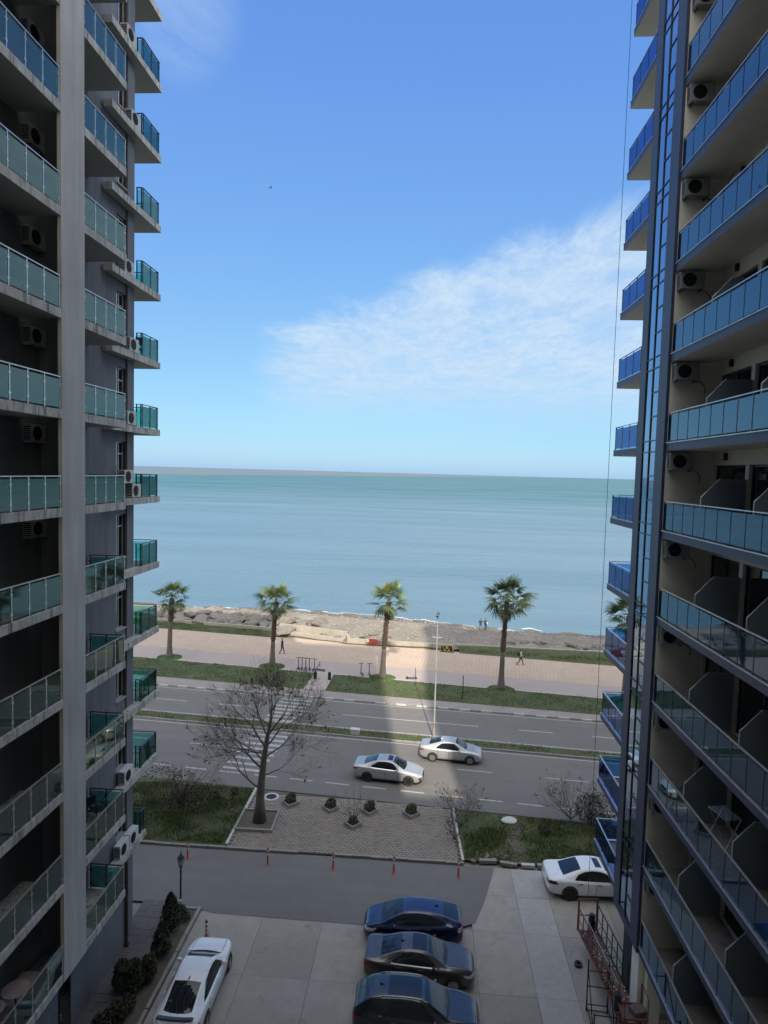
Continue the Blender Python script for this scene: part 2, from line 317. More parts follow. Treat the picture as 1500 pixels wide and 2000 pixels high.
# ------------------------------------------------------------------ mesh helpers
class MB:
    def __init__(s): s.v, s.f, s.m = [], [], []
    def add(s, vs, fs, mi=0):
        o = len(s.v); s.v += [tuple(p) for p in vs]; s.f += [tuple(i+o for i in f) for f in fs]; s.m += [mi]*len(fs); return s
    def box(s, x0, x1, y0, y1, z0, z1, mi=0, side=None):
        vs = [(x0,y0,z0),(x1,y0,z0),(x1,y1,z0),(x0,y1,z0),(x0,y0,z1),(x1,y0,z1),(x1,y1,z1),(x0,y1,z1)]
        fs = [(0,3,2,1),(4,5,6,7),(0,1,5,4),(1,2,6,5),(2,3,7,6),(3,0,4,7)]
        s.add(vs, fs, mi)
        if side:                       # {face index: material}: 0 bottom 1 top 2 -y 3 +x 4 +y 5 -x
            for k, v in side.items(): s.m[len(s.m)-6+k] = v
        return s
    def obox(s, c, size, rz=0, mi=0, rx=0, ry=0):
        R = Euler((rx, ry, rz)).to_matrix(); h = [a/2 for a in size]
        vs = [Vector(c)+R@Vector((sx*h[0], sy*h[1], sz*h[2])) for sz in (-1,1) for sx, sy in ((-1,-1),(1,-1),(1,1),(-1,1))]
        return s.add(vs, [(0,3,2,1),(4,5,6,7),(0,1,5,4),(1,2,6,5),(2,3,7,6),(3,0,4,7)], mi)
    def tube(s, path, rad, n=6, mi=0, cap=True):
        path = [Vector(p) for p in path]; k = len(path)
        if not hasattr(rad, '__len__'): rad = [rad]*k
        base = len(s.v); up = Vector((0, 0, 1))
        for i, p in enumerate(path):
            d = (path[min(i+1, k-1)]-path[max(i-1, 0)])
            if d.length < 1e-9: d = Vector((0, 0, 1))
            d.normalize(); a = d.cross(up if abs(d.z) < .95 else Vector((1, 0, 0))).normalized(); b = d.cross(a)
            for j in range(n):
                t = 2*PI*j/n; s.v.append(tuple(p+(a*math.cos(t)+b*math.sin(t))*rad[i]))
        for i in range(k-1):
            for j in range(n):
                q = (j+1) % n
                s.f.append((base+i*n+j, base+(i+1)*n+j, base+(i+1)*n+q, base+i*n+q)); s.m.append(mi)
        if cap:
            s.f.append(tuple(base+j for j in range(n))); s.m.append(mi)
            s.f.append(tuple(base+(k-1)*n+n-1-j for j in range(n))); s.m.append(mi)
        return s
    def lathe(s, prof, n=12, c=(0, 0, 0), mi=0, axis='z'):
        base = len(s.v)
        for r, z in prof:
            for j in range(n):
                t = 2*PI*j/n; x, y = r*math.cos(t), r*math.sin(t)
                p = {'z': (x, y, z), 'y': (x, z, y), 'x': (z, x, y)}[axis]
                s.v.append((p[0]+c[0], p[1]+c[1], p[2]+c[2]))
        for i in range(len(prof)-1):
            for j in range(n):
                q = (j+1) % n; s.f.append((base+i*n+j, base+i*n+q, base+(i+1)*n+q, base+(i+1)*n+j)); s.m.append(mi)
        s.f.append(tuple(base+n-1-j for j in range(n))); s.m.append(mi)
        s.f.append(tuple(base+(len(prof)-1)*n+j for j in range(n))); s.m.append(mi)
        return s
    def ball(s, c, r, n=10, k=7, mi=0):
        if not hasattr(r, '__len__'): r = (r, r, r)
        base = len(s.v)
        for i in range(k+1):
            a = PI*i/k
            for j in range(n):
                t = 2*PI*j/n; s.v.append((c[0]+r[0]*math.sin(a)*math.cos(t), c[1]+r[1]*math.sin(a)*math.sin(t), c[2]+r[2]*math.cos(a)))
        for i in range(k):
            for j in range(n):
                q = (j+1) % n; s.f.append((base+i*n+j, base+(i+1)*n+j, base+(i+1)*n+q, base+i*n+q)); s.m.append(mi)
        return s
    def poly(s, pts, z, mi=0):
        return s.add([(p[0], p[1], z if len(p) < 3 else p[2]) for p in pts], [tuple(range(len(pts)))], mi)
    def prism(s, pts, z0, z1, mi=0, mt=None):
        n = len(pts); vs = [(x, y, z0) for x, y in pts]+[(x, y, z1) for x, y in pts]
        s.add(vs, [tuple(range(n-1, -1, -1))], mi); o = len(s.v)-2*n
        s.f.append(tuple(o+n+i for i in range(n))); s.m.append(mi if mt is None else mt)
        for i in range(n):
            s.f.append((o+i, o+(i+1) % n, o+n+(i+1) % n, o+n+i)); s.m.append(mi)
        return s
    def mesh(s, name, mats, smooth=False):
        me = bpy.data.meshes.new(name); me.from_pydata(s.v, [], s.f); me.polygons.foreach_set('material_index', s.m)
        for m in (mats if isinstance(mats, (list, tuple)) else [mats]): me.materials.append(m)
        if smooth: me.polygons.foreach_set('use_smooth', [True]*len(s.f))
        me.update(); return me
    def build(s, name, mats, parent=None, loc=None, smooth=False):
        return inst(name, s.mesh(name, mats, smooth), parent, loc)
def inst(name, me, parent=None, loc=None, rz=0):
    o = bpy.data.objects.new(name, me); COL.objects.link(o)
    if parent: o.parent = parent
    if loc is not None: o.location = loc
    if rz: o.rotation_euler = (0, 0, rz)
    return o
def tag(o, label=None, cat=None, group=None, kind=None):
    if label: o['label'] = label
    if cat: o['category'] = cat
    if group: o['group'] = group
    if kind: o['kind'] = kind
    return o
def empty(name, loc, rz=0, label=None, cat=None, group=None, kind=None):
    o = bpy.data.objects.new(name, None); COL.objects.link(o); o.location = loc; o.rotation_euler = (0, 0, rz); o.empty_display_size = .3
    return tag(o, label, cat, group, kind)
def kids(o): return [c for c in COL.objects if c.parent == o]
def copy_tree(o, loc, rz, label=None, parent=None):
    c = o.copy(); COL.objects.link(c); c.location = loc; c.rotation_euler = (0, 0, rz)
    if label: c['label'] = label
    if parent: c.parent = parent
    for ch in kids(o):
        d = ch.copy(); COL.objects.link(d); d.parent = c
        for g in kids(ch):
            e = g.copy(); COL.objects.link(e); e.parent = d
    return c
def npmesh(name, V, Fs, mats, matidx=None, smooth=False):
    me = bpy.data.meshes.new(name); V = np.asarray(V, np.float32); Fs = np.asarray(Fs, np.int32); k = Fs.shape[1]
    me.vertices.add(len(V)); me.vertices.foreach_set('co', V.ravel())
    me.loops.add(Fs.size); me.loops.foreach_set('vertex_index', Fs.ravel())
    me.polygons.add(len(Fs)); me.polygons.foreach_set('loop_start', np.arange(0, Fs.size, k, dtype=np.int32))
    for m in (mats if isinstance(mats, (list, tuple)) else [mats]): me.materials.append(m)
    if matidx is not None: me.polygons.foreach_set('material_index', np.asarray(matidx, np.int32))
    if smooth: me.polygons.foreach_set('use_smooth', np.ones(len(Fs), bool))
    me.update(calc_edges=True); me.validate(); return me
def ordinal(k): return ['first', 'second', 'third', 'fourth', 'fifth', 'sixth', 'seventh', 'eighth', 'ninth', 'tenth', 'eleventh', 'twelfth', 'thirteenth', 'fourteenth'][k]

# ------------------------------------------------------------------ ground, roads, promenade, beach, sea
LN = dict(plaza=(39.5, -.084), dash=(41.15, -.10), med0=(48.8, -.0885), med1=(50.25, -.0925), kerb=(56.65, -.0875), walk=(58.4, -.105),
          lawn=(63.3, -.125), band=(67.3, -.13), prom=(74.9, -.137))
def ly(n, x): a, b = LN[n]; return a+b*x
def strip(name, a, b, x0, x1, z, m, off0=0, off1=0, kind='structure', n=12):
    mb = MB(); xs = [x0+(x1-x0)*i/n for i in range(n+1)]
    for i in range(n):
        mb.add([(xs[i], ly(a, xs[i])+off0, z), (xs[i+1], ly(a, xs[i+1])+off0, z), (xs[i+1], ly(b, xs[i+1])+off1, z), (xs[i], ly(b, xs[i])+off1, z)], [(0, 1, 2, 3)])
    return tag(mb.build(name, m), kind=kind)
XL, XR = -140, 140
tag(MB().poly([(-400, -250), (400, -250), (400, 55), (4, 75.8), (-9, 77.8), (-18.3, 80.6), (-60, 86.5), (-400, 110)], -.10).build('ground', M['sidewalk']), kind='structure')
strip('near_road', 'plaza', 'med0', XL, XR, 0, M['asphalt'], .05, .1)
strip('far_road', 'med1', 'kerb', XL, XR, 0, M['asphalt'], -.1, .1)
strip('roadside_pavement', 'kerb', 'walk', XL, XR, .12, M['sidewalk'], .15, .3)
turf = strip('roadside_lawn', 'walk', 'lawn', XL, XR, .15, M['turf'], 0, 0)
strip('promenade_border', 'lawn', 'band', XL, XR, .13, M['prom_band'], -.02, .1)
strip('promenade', 'band', 'prom', XL, XR, .134, M['prom'], 0, .6)
med = MB()
for i in range(40):
    x0, x1 = XL+7*i, XL+7*i+7
    med.add([(x0, ly('med0', x0)+.16, .13), (x1, ly('med0', x1)+.16, .13), (x1, ly('med1', x1)-.16, .13), (x0, ly('med1', x0)-.16, .13)], [(0, 1, 2, 3)])
tag(med.build('road_median', M['turf']), kind='structure')
# kerb stones, one by one
ks = MB().box(-.485, .485, -.075, .075, -.1, .14); ks.v = [(x, y*(.9 if z > 0 else 1), z) for x, y, z in ks.v]
KS = ks.mesh('kerb_stone', M['kerb']); KSW = ks.mesh('kerb_stone_white', M['kerb_pale'])
def kerb_run(name, pts, step=1.0, zoff=0, me=KS, alt=None, jit=.012, skip=()):
    root = empty(name, (pts[0][0], pts[0][1], 0), kind='structure')
    for (xa, ya), (xb, yb) in zip(pts, pts[1:]):
        L = math.hypot(xb-xa, yb-ya); n = max(1, round(L/step)); a = math.atan2(yb-ya, xb-xa)
        for i in range(n):
            t = (i+.5)/n; x, y = xa+(xb-xa)*t, ya+(yb-ya)*t
            if any(p < x < q for p, q in skip): continue
            o = inst('kerb_stone', alt if (alt and i % 2) else me, root, (x-pts[0][0], y-pts[0][1]+random.uniform(-jit, jit), zoff+random.uniform(-jit, jit)), a+random.uniform(-jit, jit))
            o.scale = (L/n/1.0, 1, 1)
    return root
kx = [(-28, 20)]
def lpts(n, x0, x1, off=0, k=4): return [(x0+(x1-x0)*i/k, ly(n, x0+(x1-x0)*i/k)+off) for i in range(k+1)]
kerb_run('far_kerb', lpts('kerb', -30, 20, .08), alt=KSW)
kerb_run('median_kerb', lpts('med0', -28, 18, .08), zoff=-.01)
kerb_run('median_kerb', lpts('med1', -28, 18, -.08), zoff=-.01)
kerb_run('promenade_kerb', lpts('lawn', -32, 20, -.02), me=KSW, zoff=.02)
kerb_run('yard_kerb', [(-17.6, 33.6), (2.7, 33.6)], skip=((-6.4, -4.4),), zoff=-.01)
kerb_run('plaza_kerb', [(-10.55, 33.8), (-10.55, 40.2)], zoff=.04, me=KSW)
kerb_run('plaza_kerb', [(2.68, 33.75), (2.35, 39.1)], zoff=.04, me=KSW)
kerb_run('bed_kerb', [(-10.2, 12), (-10.2, 28.75)], me=KS)
kerb_run('bed_kerb', [(-11.45, 28.6), (-10.3, 28.6)], me=KS)
# road paint
def paint_mesh(name, quads):
    mb = MB()
    for q in quads: mb.add([(x, y, .006) for x, y in q], [(0, 1, 2, 3)])
    return tag(mb.build(name, M['line']), kind='structure')
def along(n, segs, w=.13, off=0):
    out = []
    for x0, x1 in segs:
        out.append([(x0, ly(n, x0)+off-w/2), (x1, ly(n, x1)+off-w/2), (x1, ly(n, x1)+off+w/2), (x0, ly(n, x0)+off+w/2)])
    return out
LN['cl_far'] = (53.35, -.09); LN['cl_near'] = (45.1, -.092)
paint_mesh('lane_line', along('cl_far', [(-6.6, 5.1)]+[(-24+6*i, -21+6*i) for i in range(3)]+[(8.4, 11.2), (14.3, 18)], .14))
paint_mesh('lane_line', along('cl_near', [(-24, -20.5), (-17.5, -14.5), (2.9, 5.4), (9, 12)], .12))
paint_mesh('edge_line', along('med0', [(-40, 40)], .13, -.28)+along('kerb', [(-40, 40)], .12, -.30)+along('med1', [(-40, 40)], .10, .35))
paint_mesh('parking_dash', along('dash', [(-24+2.55*i, -22.4+2.55*i) for i in range(16)], .15))
def crosswalk(name, ya, yb, n, xa, xb):
    root = empty(name, (xa, ya, 0), kind='structure')
    for i in range(n):
        t = (i+.5)/n; y = ya+(yb-ya)*t; x = xa+(xb-xa)*t
        mb = MB(); mb.add([(-1.45, .135-.27+.13, .008), (1.45, -.135-.27-.0, .008), (1.45, .25-.27, .008), (-1.45, .52-.27, .008)], [(0, 1, 2, 3)])
        mb.build('stripe', M['line'], root, (x-xa, y-ya, 0))
crosswalk('crosswalk', 42.6, 49.3, 8, -12.35, -11.75)
crosswalk('crosswalk', 51.6, 57.3, 7, -11.7, -11.2)
# path through the roadside lawn to the crossing
tag(MB().poly([(-11.2, 59.55), (-9.0, 59.35), (-8.9, 64.3), (-10.9, 64.6)], .156).build('path', M['prom_band']), kind='structure')

# yard: concrete slabs cast bay by bay, access asphalt laid over their edge
yard = empty('parking_yard', (0, 20, 0), kind='structure')
xs = [-10.1, -7.05, -4.2, -.8, 2.83, 5.2, 6.85, 9.6, 13.2]; ys = [4, 9, 14, 18, 21.6, 25, 28.62, 31.2, 33.5]
for j in range(len(ys)-1):
    for i in range(len(xs)-1):
        if j >= 6 and xs[i+1] < 2.9: continue
        if j == 5 and xs[i] < -9: pass
        x0, x1, y0, y1 = xs[i]+.006, xs[i+1]-.006, ys[j]+.006, ys[j+1]-.006
        m = 'concrete_w' if i == 5 else random.choice(['concrete', 'concrete', 'concrete_b'])
        mb = MB().box(-(x1-x0)/2, (x1-x0)/2, -(y1-y0)/2, (y1-y0)/2, -.09, random.uniform(-.006, .0))
        mb.build('concrete_slab', M[m], yard, ((x0+x1)/2, (y0+y1)/2-20, 0))
tag(MB().poly([(-60, 29.0), (-13, 28.95), (-10.4, 28.75), (-9.5, 28.5), (-2.3, 28.42), (2.0, 28.6), (3.0, 29.1), (3.55, 30.6), (4.35, 33.45), (-60, 33.52)], .010).build('access_road', M['asphalt_lot']), kind='structure')
tag(MB().poly([(13.2, 29), (70, 29), (70, 33.4), (13.2, 33.4)], -.02).build('access_road', M['asphalt_lot']), kind='structure')
# side walk under the left tower, planting bed
sw = empty('footway', (-12.2, 20, 0), kind='structure')
fl = MB().box(-.195, .195, -.195, .195, -.03, .03).mesh('paving_flag', ground_mat('dark_footway_flag', (.085, .08, .08), (.13, .122, .12), 2, 20, .9, .3))
for j in range(46):
    for i in range(4):
        inst('paving_flag', fl, sw, (-.65+.4*i+(.0 if j % 2 else .0), -9.2+.4*j, random.uniform(.055, .066)))
tag(MB().box(-13, -11.4, 10, 28.6, -.09, .05).build('footway_base', M['sidewalk']), kind='structure')
tag(MB().box(-11.4, -10.28, 10, 28.5, -.09, .08).build('planting_bed', M['soil']), kind='structure')

# plaza: block pavers
pv, pf = [], []
def add_block(x0, x1, y0, y1, z):
    o = len(pv); e = .006
    pv.extend([(x0, y0, -.05), (x1, y0, -.05), (x1, y1, -.05), (x0, y1, -.05), (x0+e, y0+e, z), (x1-e, y0+e, z), (x1-e, y1-e, z), (x0+e, y1-e, z)])
    pf.extend([(o+4, o+5, o+6, o+7), (o, o+1, o+5, o+4), (o+1, o+2, o+6, o+5), (o+2, o+3, o+7, o+6), (o+3, o, o+4, o+7)])
pm = []
for j in range(34):
    y0 = 33.72+j*.175
    for i in range(50):
        x0 = -10.45+i*.26+(.13 if j % 2 else 0)
        if x0 > 2.62-.055*(y0-33.7)-.26 or y0+.17 > ly('plaza', x0)-.05: continue
        if -10.5 < x0 < -8.5 and 35.35 < y0 < 37.35: continue
        add_block(x0+.007, x0+.253, y0+.007, y0+.168, .055+random.uniform(-.004, .004)); pm += [0 if random.random() < .72 else 1]*5
tag(inst('plaza_paving', npmesh('plaza_paving', pv, pf, [M['paver'], ground_mat('plaza_paver_dark', (.20, .18, .16), (.26, .24, .215), 1.2, 9, .9, .3)], pm)), kind='stuff')
tag(MB().poly([(-10.5, 33.7), (2.6, 33.7), (2.3, 39.3), (-10.5, 40.35)], -.01).build('plaza', M['soil']), kind='structure')
tag(MB().poly([(-60, 33.68), (-10.6, 33.68), (-10.6, 40.3), (-60, 44.4)], .09).build('left_lawn', M['turf']), kind='structure')
tag(MB().poly([(2.75, 33.9), (60, 33.9), (60, 34.6), (11.2, 38.4), (2.42, 39.1)], .08).build('right_lawn', M['turf']), kind='structure')
tag(MB().poly([(5.5, 34.0), (6.0, 34.0), (6.25, 35.2), (6.0, 36.1), (6.5, 37.2), (6.2, 38.4), (5.7, 38.5), (5.75, 37.4), (5.3, 36.2), (5.65, 35.1)], .086).build('worn_path', M['soil']), kind='structure')

# grass
GR = [simple('grass_blade_green', (.070, .118, .030), .8, 0, .35, .7), simple('grass_blade_dry', (.17, .15, .07), .85, 0, .3, 1), simple('grass_blade_deep', (.038, .068, .020), .8, 0, .3, .8)]
def grass(name, polyfn, x0, x1, y0, y1, n, h, dry=.15, z=.1, w=.018):
    P = rng.uniform((x0, y0), (x1, y1), (n, 2)); P = P[[polyfn(a, b) for a, b in P]]
    q_ = np.sin(P[:, 0]*1.1+np.sin(P[:, 1]*1.9)*1.7)+np.sin(P[:, 1]*1.6+np.sin(P[:, 0]*.7)*2.2); P = P[(q_ > -1.15) | (rng.random(len(P)) < .35)]
    k = len(P); a = rng.uniform(0, 2*PI, k); hh = h*rng.uniform(.4, 1.3, k); ln = hh*rng.uniform(.15, .8, k); b = rng.uniform(0, 2*PI, k); ww = w*rng.uniform(.6, 1.5, k)
    # patchy
    pn = np.sin(P[:, 0]*1.7+np.sin(P[:, 1]*2.3)*1.3)+np.sin(P[:, 1]*1.3+np.sin(P[:, 0]*.9)*2); hh *= (1+.28*pn)
    base = np.c_[P, np.full(k, z)]
    V = np.empty((k, 3, 3)); V[:, 0] = base+np.c_[np.cos(a)*ww, np.sin(a)*ww, np.zeros(k)]; V[:, 1] = base-np.c_[np.cos(a)*ww, np.sin(a)*ww, np.zeros(k)]
    V[:, 2] = base+np.c_[np.cos(b)*ln, np.sin(b)*ln, hh]
    mi = rng.choice(3, k, p=[.62-dry/2, dry, .38-dry/2])
    mi = np.where((pn < -1.1) & (rng.random(k) < .5), 1, mi)
    return tag(inst(name, npmesh(name, V.reshape(-1, 3), np.arange(3*k).reshape(-1, 3), GR, mi)), kind='stuff')
grass('lawn_grass', lambda x, y: y < 44.4-.083*(x+60)-4.1+.0 or y < 40.2, -20, -10.7, 33.85, 40.6, 26000, .14, .14)
grass('lawn_grass', lambda x, y: y < 39.0-.08*(x-2.4) and not (5.4 < x < 6.3 and random.random() < .6) and not (2.7 < x < 5.2 and y > 37.2 and random.random() < .7), 2.85, 12.5, 33.95, 39, 22000, .13, .22)
grass('lawn_grass', lambda x, y: ly('walk', x)+.12 < y < ly('lawn', x)-.12 and not (-11.2 < x < -8.9), -34, 22, 55.8, 67.5, 42000, .11, .3, .15, .03)
grass('median_grass', lambda x, y: ly('med0', x)+.2 < y < ly('med1', x)-.2, -28, 20, 46.9, 53, 16000, .15, .45, .13, .03)
# shore: low bank, sea wall, beach, sea
def wall_line(x): return 80.3-.160*(x+18.4) if x < -18.4 else 78.9-.29*(x+18.4) if x < -9 else 76.0-.05*(x+9) if x < 4.2 else 75.9-.02*(x-4.2)
tag(MB().poly([(-140, ly('prom', -140)+.2), (-18.3, ly('prom', -18.3)+.2), (-18.3, 80.3), (-140, 99.8)], .22).build('shore_lawn', M['turf']), kind='structure')
bank = MB()
for i in range(20):
    x0, x1 = 4.6+6*i, 10.6+6*i
    bank.add([(x0, ly('prom', x0)+.1, .16), (x1, ly('prom', x1)+.1, .16), (x1, max(wall_line(x1), ly('prom', x1)+2.2), .62), (x0, max(wall_line(x0), ly('prom', x0)+2.2), .62)], [(0, 1, 2, 3)])
tag(bank.build('shore_lawn', M['turf']), kind='structure')
grass('shore_grass', lambda x, y: ly('prom', x)+.35 < y < 80.2-.16*(x+18.4), -42, -18.5, 76.5, 84.5, 14000, .16, .2, .22, .035)
def bankz(x, y): return .16+.46*(y-ly('prom', x))/max(.5, (max(wall_line(x), ly('prom', x)+2.2)-ly('prom', x)))
grass('shore_grass', lambda x, y: ly('prom', x)+.35 < y < max(wall_line(x), ly('prom', x)+2.2)-.15, 4.7, 26, 71, 76.5, 9000, .18, .4, .36, .035)
sw_ = empty('sea_wall', (-18, 80, 0), label='low pale concrete sea wall along the seaward edge of the promenade', cat='wall')
def wseg(x0, x1, y0, y1, z1, th=.4, z0=-1.0, n=None, me='wallstone', nm='wall_block'):
    L = math.hypot(x1-x0, y1-y0); n = n or max(1, round(L/2.4)); a = math.atan2(y1-y0, x1-x0)
    for i in range(n):
        t = (i+.5)/n
        MB().obox((0, 0, (z0+z1)/2), (L/n-.02, th, z1-z0+random.uniform(-.02, .02)), 0).build(nm, M[me], sw_, (x0+(x1-x0)*t+18, y0+(y1-y0)*t-80, 0)).rotation_euler = (0, 0, a+random.uniform(-.006, .006))
wseg(-52, -18.5, 85.9, 80.5, .62, .35)
wseg(-18.4, -9.2, 80.9, 78.2, 1.15, .4)
wseg(-18.2, -9.4, 79.6, 76.9, .55, .9, nm='bench_block')
wseg(-9.2, -8.8, 78.2, 76.3, .9, .4, n=1)
wseg(-8.7, 4.0, 76.6, 75.7, .75, .4)
wseg(4.2, 30, 76.2, 75.7, .72, .35)
wseg(30, 80, 75.7, 70.5, .72, .35)
shore = [(-400, 148), (-140, 112), (-60, 99), (-38, 95.3), (-21, 97.0), (-12, 96.4), (-3.3, 95.0), (2, 93.0), (7.8, 90.6), (13, 89.3), (25, 87.4), (60, 82), (140, 70), (400, 30)]
def shore_y(x):
    for (a, b), (c, d) in zip(shore, shore[1:]):
        if a <= x <= c: return b+(d-b)*(x-a)/(c-a)
    return 40
bv, bf = [], []
bx = list(np.linspace(-140, -45, 20))+list(np.linspace(-43, 30, 74))+list(np.linspace(34, 140, 24)); nt = 14
for x in bx:
    ya = wall_line(x) if x > -60 else 80.3-.160*(x+18.4); yb = shore_y(x)+6
    for k in range(nt+1):
        t = k/nt; y = ya+(yb-ya)*t
        z = .30-1.35*t**1.3+.08*math.sin(x*.8+y*.6)*math.sin(x*.33-y*.9)
        bv.append((x, y, z))
for i in range(len(bx)-1):
    for k in range(nt):
        a = i*(nt+1)+k; bf.append((a, a+nt+1, a+nt+2, a+1))
tag(inst('beach', npmesh('beach', bv, bf, [M['gravel'], M['wetsand']], [1 if k >= nt-5 else 0 for i in range(len(bx)-1) for k in range(nt)], True)), kind='structure')
def beach_z(x, y):
    ya = wall_line(x); yb = shore_y(x)+6; t = min(1, max(0, (y-ya)/(yb-ya))); return .30-1.35*t**1.3
# shingle stones
N = 15000; X = rng.uniform(-42, 27, N); T = rng.random(N)**.9
Y = np.array([wall_line(x)+.3+(shore_y(x)-wall_line(x))*t for x, t in zip(X, T)]); S = rng.gamma(2.0, .028, N)+.025
Z = np.array([beach_z(x, y) for x, y in zip(X, Y)])+S*.15
A = rng.uniform(0, 2*PI, N); oc = np.array([(1, 0, 0), (0, 1, 0), (-1, 0, 0), (0, -1, 0), (0, 0, .6)])
V = np.repeat(oc[None], N, 0)*S[:, None, None]*rng.uniform(.6, 1.2, (N, 5, 1)); c, s_ = np.cos(A)[:, None], np.sin(A)[:, None]
V = np.stack([V[..., 0]*c-V[..., 1]*s_, V[..., 0]*s_+V[..., 1]*c, V[..., 2]], -1)+np.c_[X, Y, Z][:, None]
Fs = (np.array([(0, 1, 4), (1, 2, 4), (2, 3, 4), (3, 0, 4)])[None]+5*np.arange(N)[:, None, None]).reshape(-1, 3)
tag(inst('shingle', npmesh('shingle', V.reshape(-1, 3), Fs, [simple('pale_pebble', (.28, .255, .22), .8, 0, .3, .5), simple('grey_pebble', (.17, .158, .145), .8, 0, .3, .5), simple('brown_pebble', (.19, .145, .105), .8)], np.repeat(rng.choice(3, N, p=[.4, .4, .2]), 4))), kind='stuff')
# boulders, a handful of shapes
def rock_mesh(seed):
    r = random.Random(seed); bm = bmesh.new(); bmesh.ops.create_icosphere(bm, subdivisions=2, radius=1)
    cuts = [(Vector((r.gauss(0, 1), r.gauss(0, 1), r.gauss(0, 1))).normalized(), r.uniform(.55, .85)) for _ in range(9)]
    for v in bm.verts:
        for n, d in cuts:
            e = v.co.dot(n)-d
            if e > 0: v.co -= n*e
        v.co *= r.uniform(.96, 1.04); v.co.z *= .62; v.co.x *= 1.25
    me = bpy.data.meshes.new('boulder'); bm.to_mesh(me); bm.free(); me.materials.append(M['rock']); return me
RM = [rock_mesh(i) for i in range(7)]
def boulders(n, x0, x1, t0, t1, s0, s1, label, group):
    for i in range(n):
        x = random.uniform(x0, x1); y = wall_line(x)+.6+(shore_y(x)-wall_line(x))*random.uniform(t0, t1); s = random.uniform(s0, s1)
        o = inst('boulder', random.choice(RM), None, (x, y, beach_z(x, y)+s*.2)); o.scale = (s*random.uniform(.9, 1.6), s*random.uniform(.7, 1.1), s*random.uniform(.7, 1.1)); o.rotation_euler = (random.uniform(-.3, .3), random.uniform(-.3, .3), random.uniform(0, 6.3))
        size = 'largest' if s > s1*.82 else 'middling' if s > (s0+s1)*.45 else 'small'
        size = 'large' if size == 'largest' else size
        where = 'left of the leftmost palm' if x < -31 else 'behind the leftmost palm' if x < -25 else 'midway between the two left palms' if x < -20 else 'behind the sunlit-crowned second palm' if x < -14 else 'behind the low bench wall' if x < -9 else 'behind the red board' if x < 5 else 'right of the striding person' if x < 17 else 'near the right tower balconies'
        fr = (y-wall_line(x))/(shore_y(x)-wall_line(x)); row = 'against the sea wall' if fr < (t0+t1)*.4 else 'nearer the water'
        tag(o, f"{size} {label} {where}, {row}", 'boulder', group)
boulders(85, -40, -14, .02, .50, .5, 1.35, 'grey-brown boulder', 'boulders heaped behind the left sea wall')
boulders(22, -14, -3, .0, .25, .25, .7, 'pale boulder', 'small boulders behind the middle sea wall')
boulders(15, 11, 24, .08, .42, .25, .75, 'dark low boulder', 'boulders beyond the right grass bank')
# sea and its edge
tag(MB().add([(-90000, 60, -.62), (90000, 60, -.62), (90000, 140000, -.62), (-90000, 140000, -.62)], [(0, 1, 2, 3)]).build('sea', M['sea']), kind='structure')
fv, ff = [], []
xs_ = np.linspace(-60, 32, 330)
for i, x in enumerate(xs_):
    y = shore_y(x)-.15+.35*math.sin(x*.55)+.3*math.sin(x*1.63+1)+.15*math.sin(x*4.1); w = .10+.22*max(0, math.sin(x*.41+2))+(.3 if x > 8 else .06)*max(0, math.sin(x*.9))
    fv += [(x, y, -.606), (x, y+w, -.600), (x, y+w+.9+.4*math.sin(x*.5), -.606), (x, y+w*1.6+.95+.4*math.sin(x*.5), -.604)]
for i in range(len(xs_)-1):
    ff.append((4*i, 4*i+4, 4*i+5, 4*i+1))
    if xs_[i] > 6 and math.sin(xs_[i]*1.3) > -.2: ff.append((4*i+2, 4*i+6, 4*i+7, 4*i+3))
tag(inst('foam_line', npmesh('foam_line', fv, ff, M['foam'])), kind='stuff')

# ------------------------------------------------------------------ left tower
LB = Vector((-18, 18, 0)); LZ, LF, LT = 3.97, 3.11, .28
lt = empty('apartment_tower', LB, label='grey apartment tower on the left with green glass balconies and a pale vertical fin', cat='building')
def lpart(mb, name, mats, parent=lt, smooth=False, base=LB): return mb.build(name, mats, parent, -base if parent is lt else None, smooth)
NL = 14; LTOP = 47
wb = MB(); wm = [M['wall_l'], M['dark_l'], M['beige_l'], M['soffit_l']]
wb.box(-34, -13.25, -12, 27.4, 0, LTOP, 0)
wb.box(-13.25, -12.95, -12, 20.62, 0, LTOP, 1); wb.box(-13.25, -13.0, 20.62, 25.95, 0, LTOP, 0); wb.box(-13.25, -12.92, 26.8, 27.4, 0, LTOP, 0)
wb.box(-12.95, -11.63, 20.62, 20.80, LZ, LTOP, 1, {4: 0})           # wall closing the near loggias
wb.box(-12.92, -11.9, -12, 19.3, 0, LZ-.02, 0); wb.box(-13.0, -12.6, 19.3, 25.95, 0, LZ-.02, 0)
zs = [0.]
for k in range(NL+3):
    s0 = LZ+LF*k+LT; zs.append(s0+.55); zs.append(s0+2.42)
zl = 0
for k in range(NL+4):
    s0 = LZ+LF*(k-1)+LT if k else None
    if k == 0: wb.box(-13.25, -13.0, 25.95, 26.8, 0, LZ-.6, 0); zl = LZ-.6+.0; continue
    wb.box(-13.25, -13.0, 25.95, 26.8, zl, min(s0+.55, LTOP), 0) if k > 1 else wb.box(-13.25, -13.0, 25.95, 26.8, LZ-.6, s0+.55, 0)
    zl = s0+2.42
lpart(wb, 'wall', wm)
pb = MB().box(-11.63, -11.5, 19.45, 20.80, LZ-.02, LTOP, 0, {2: 1, 5: 1})
lpart(pb, 'fin', [M['pillar_l'], M['beige_l']])
lpart(MB().tube([(-12.52, 25.98, .2), (-12.52, 25.98, LZ-.05)], .07, 8).box(-12.62, -12.42, 25.9, 26.06, 0, .22), 'downpipe', M['brown_l'])
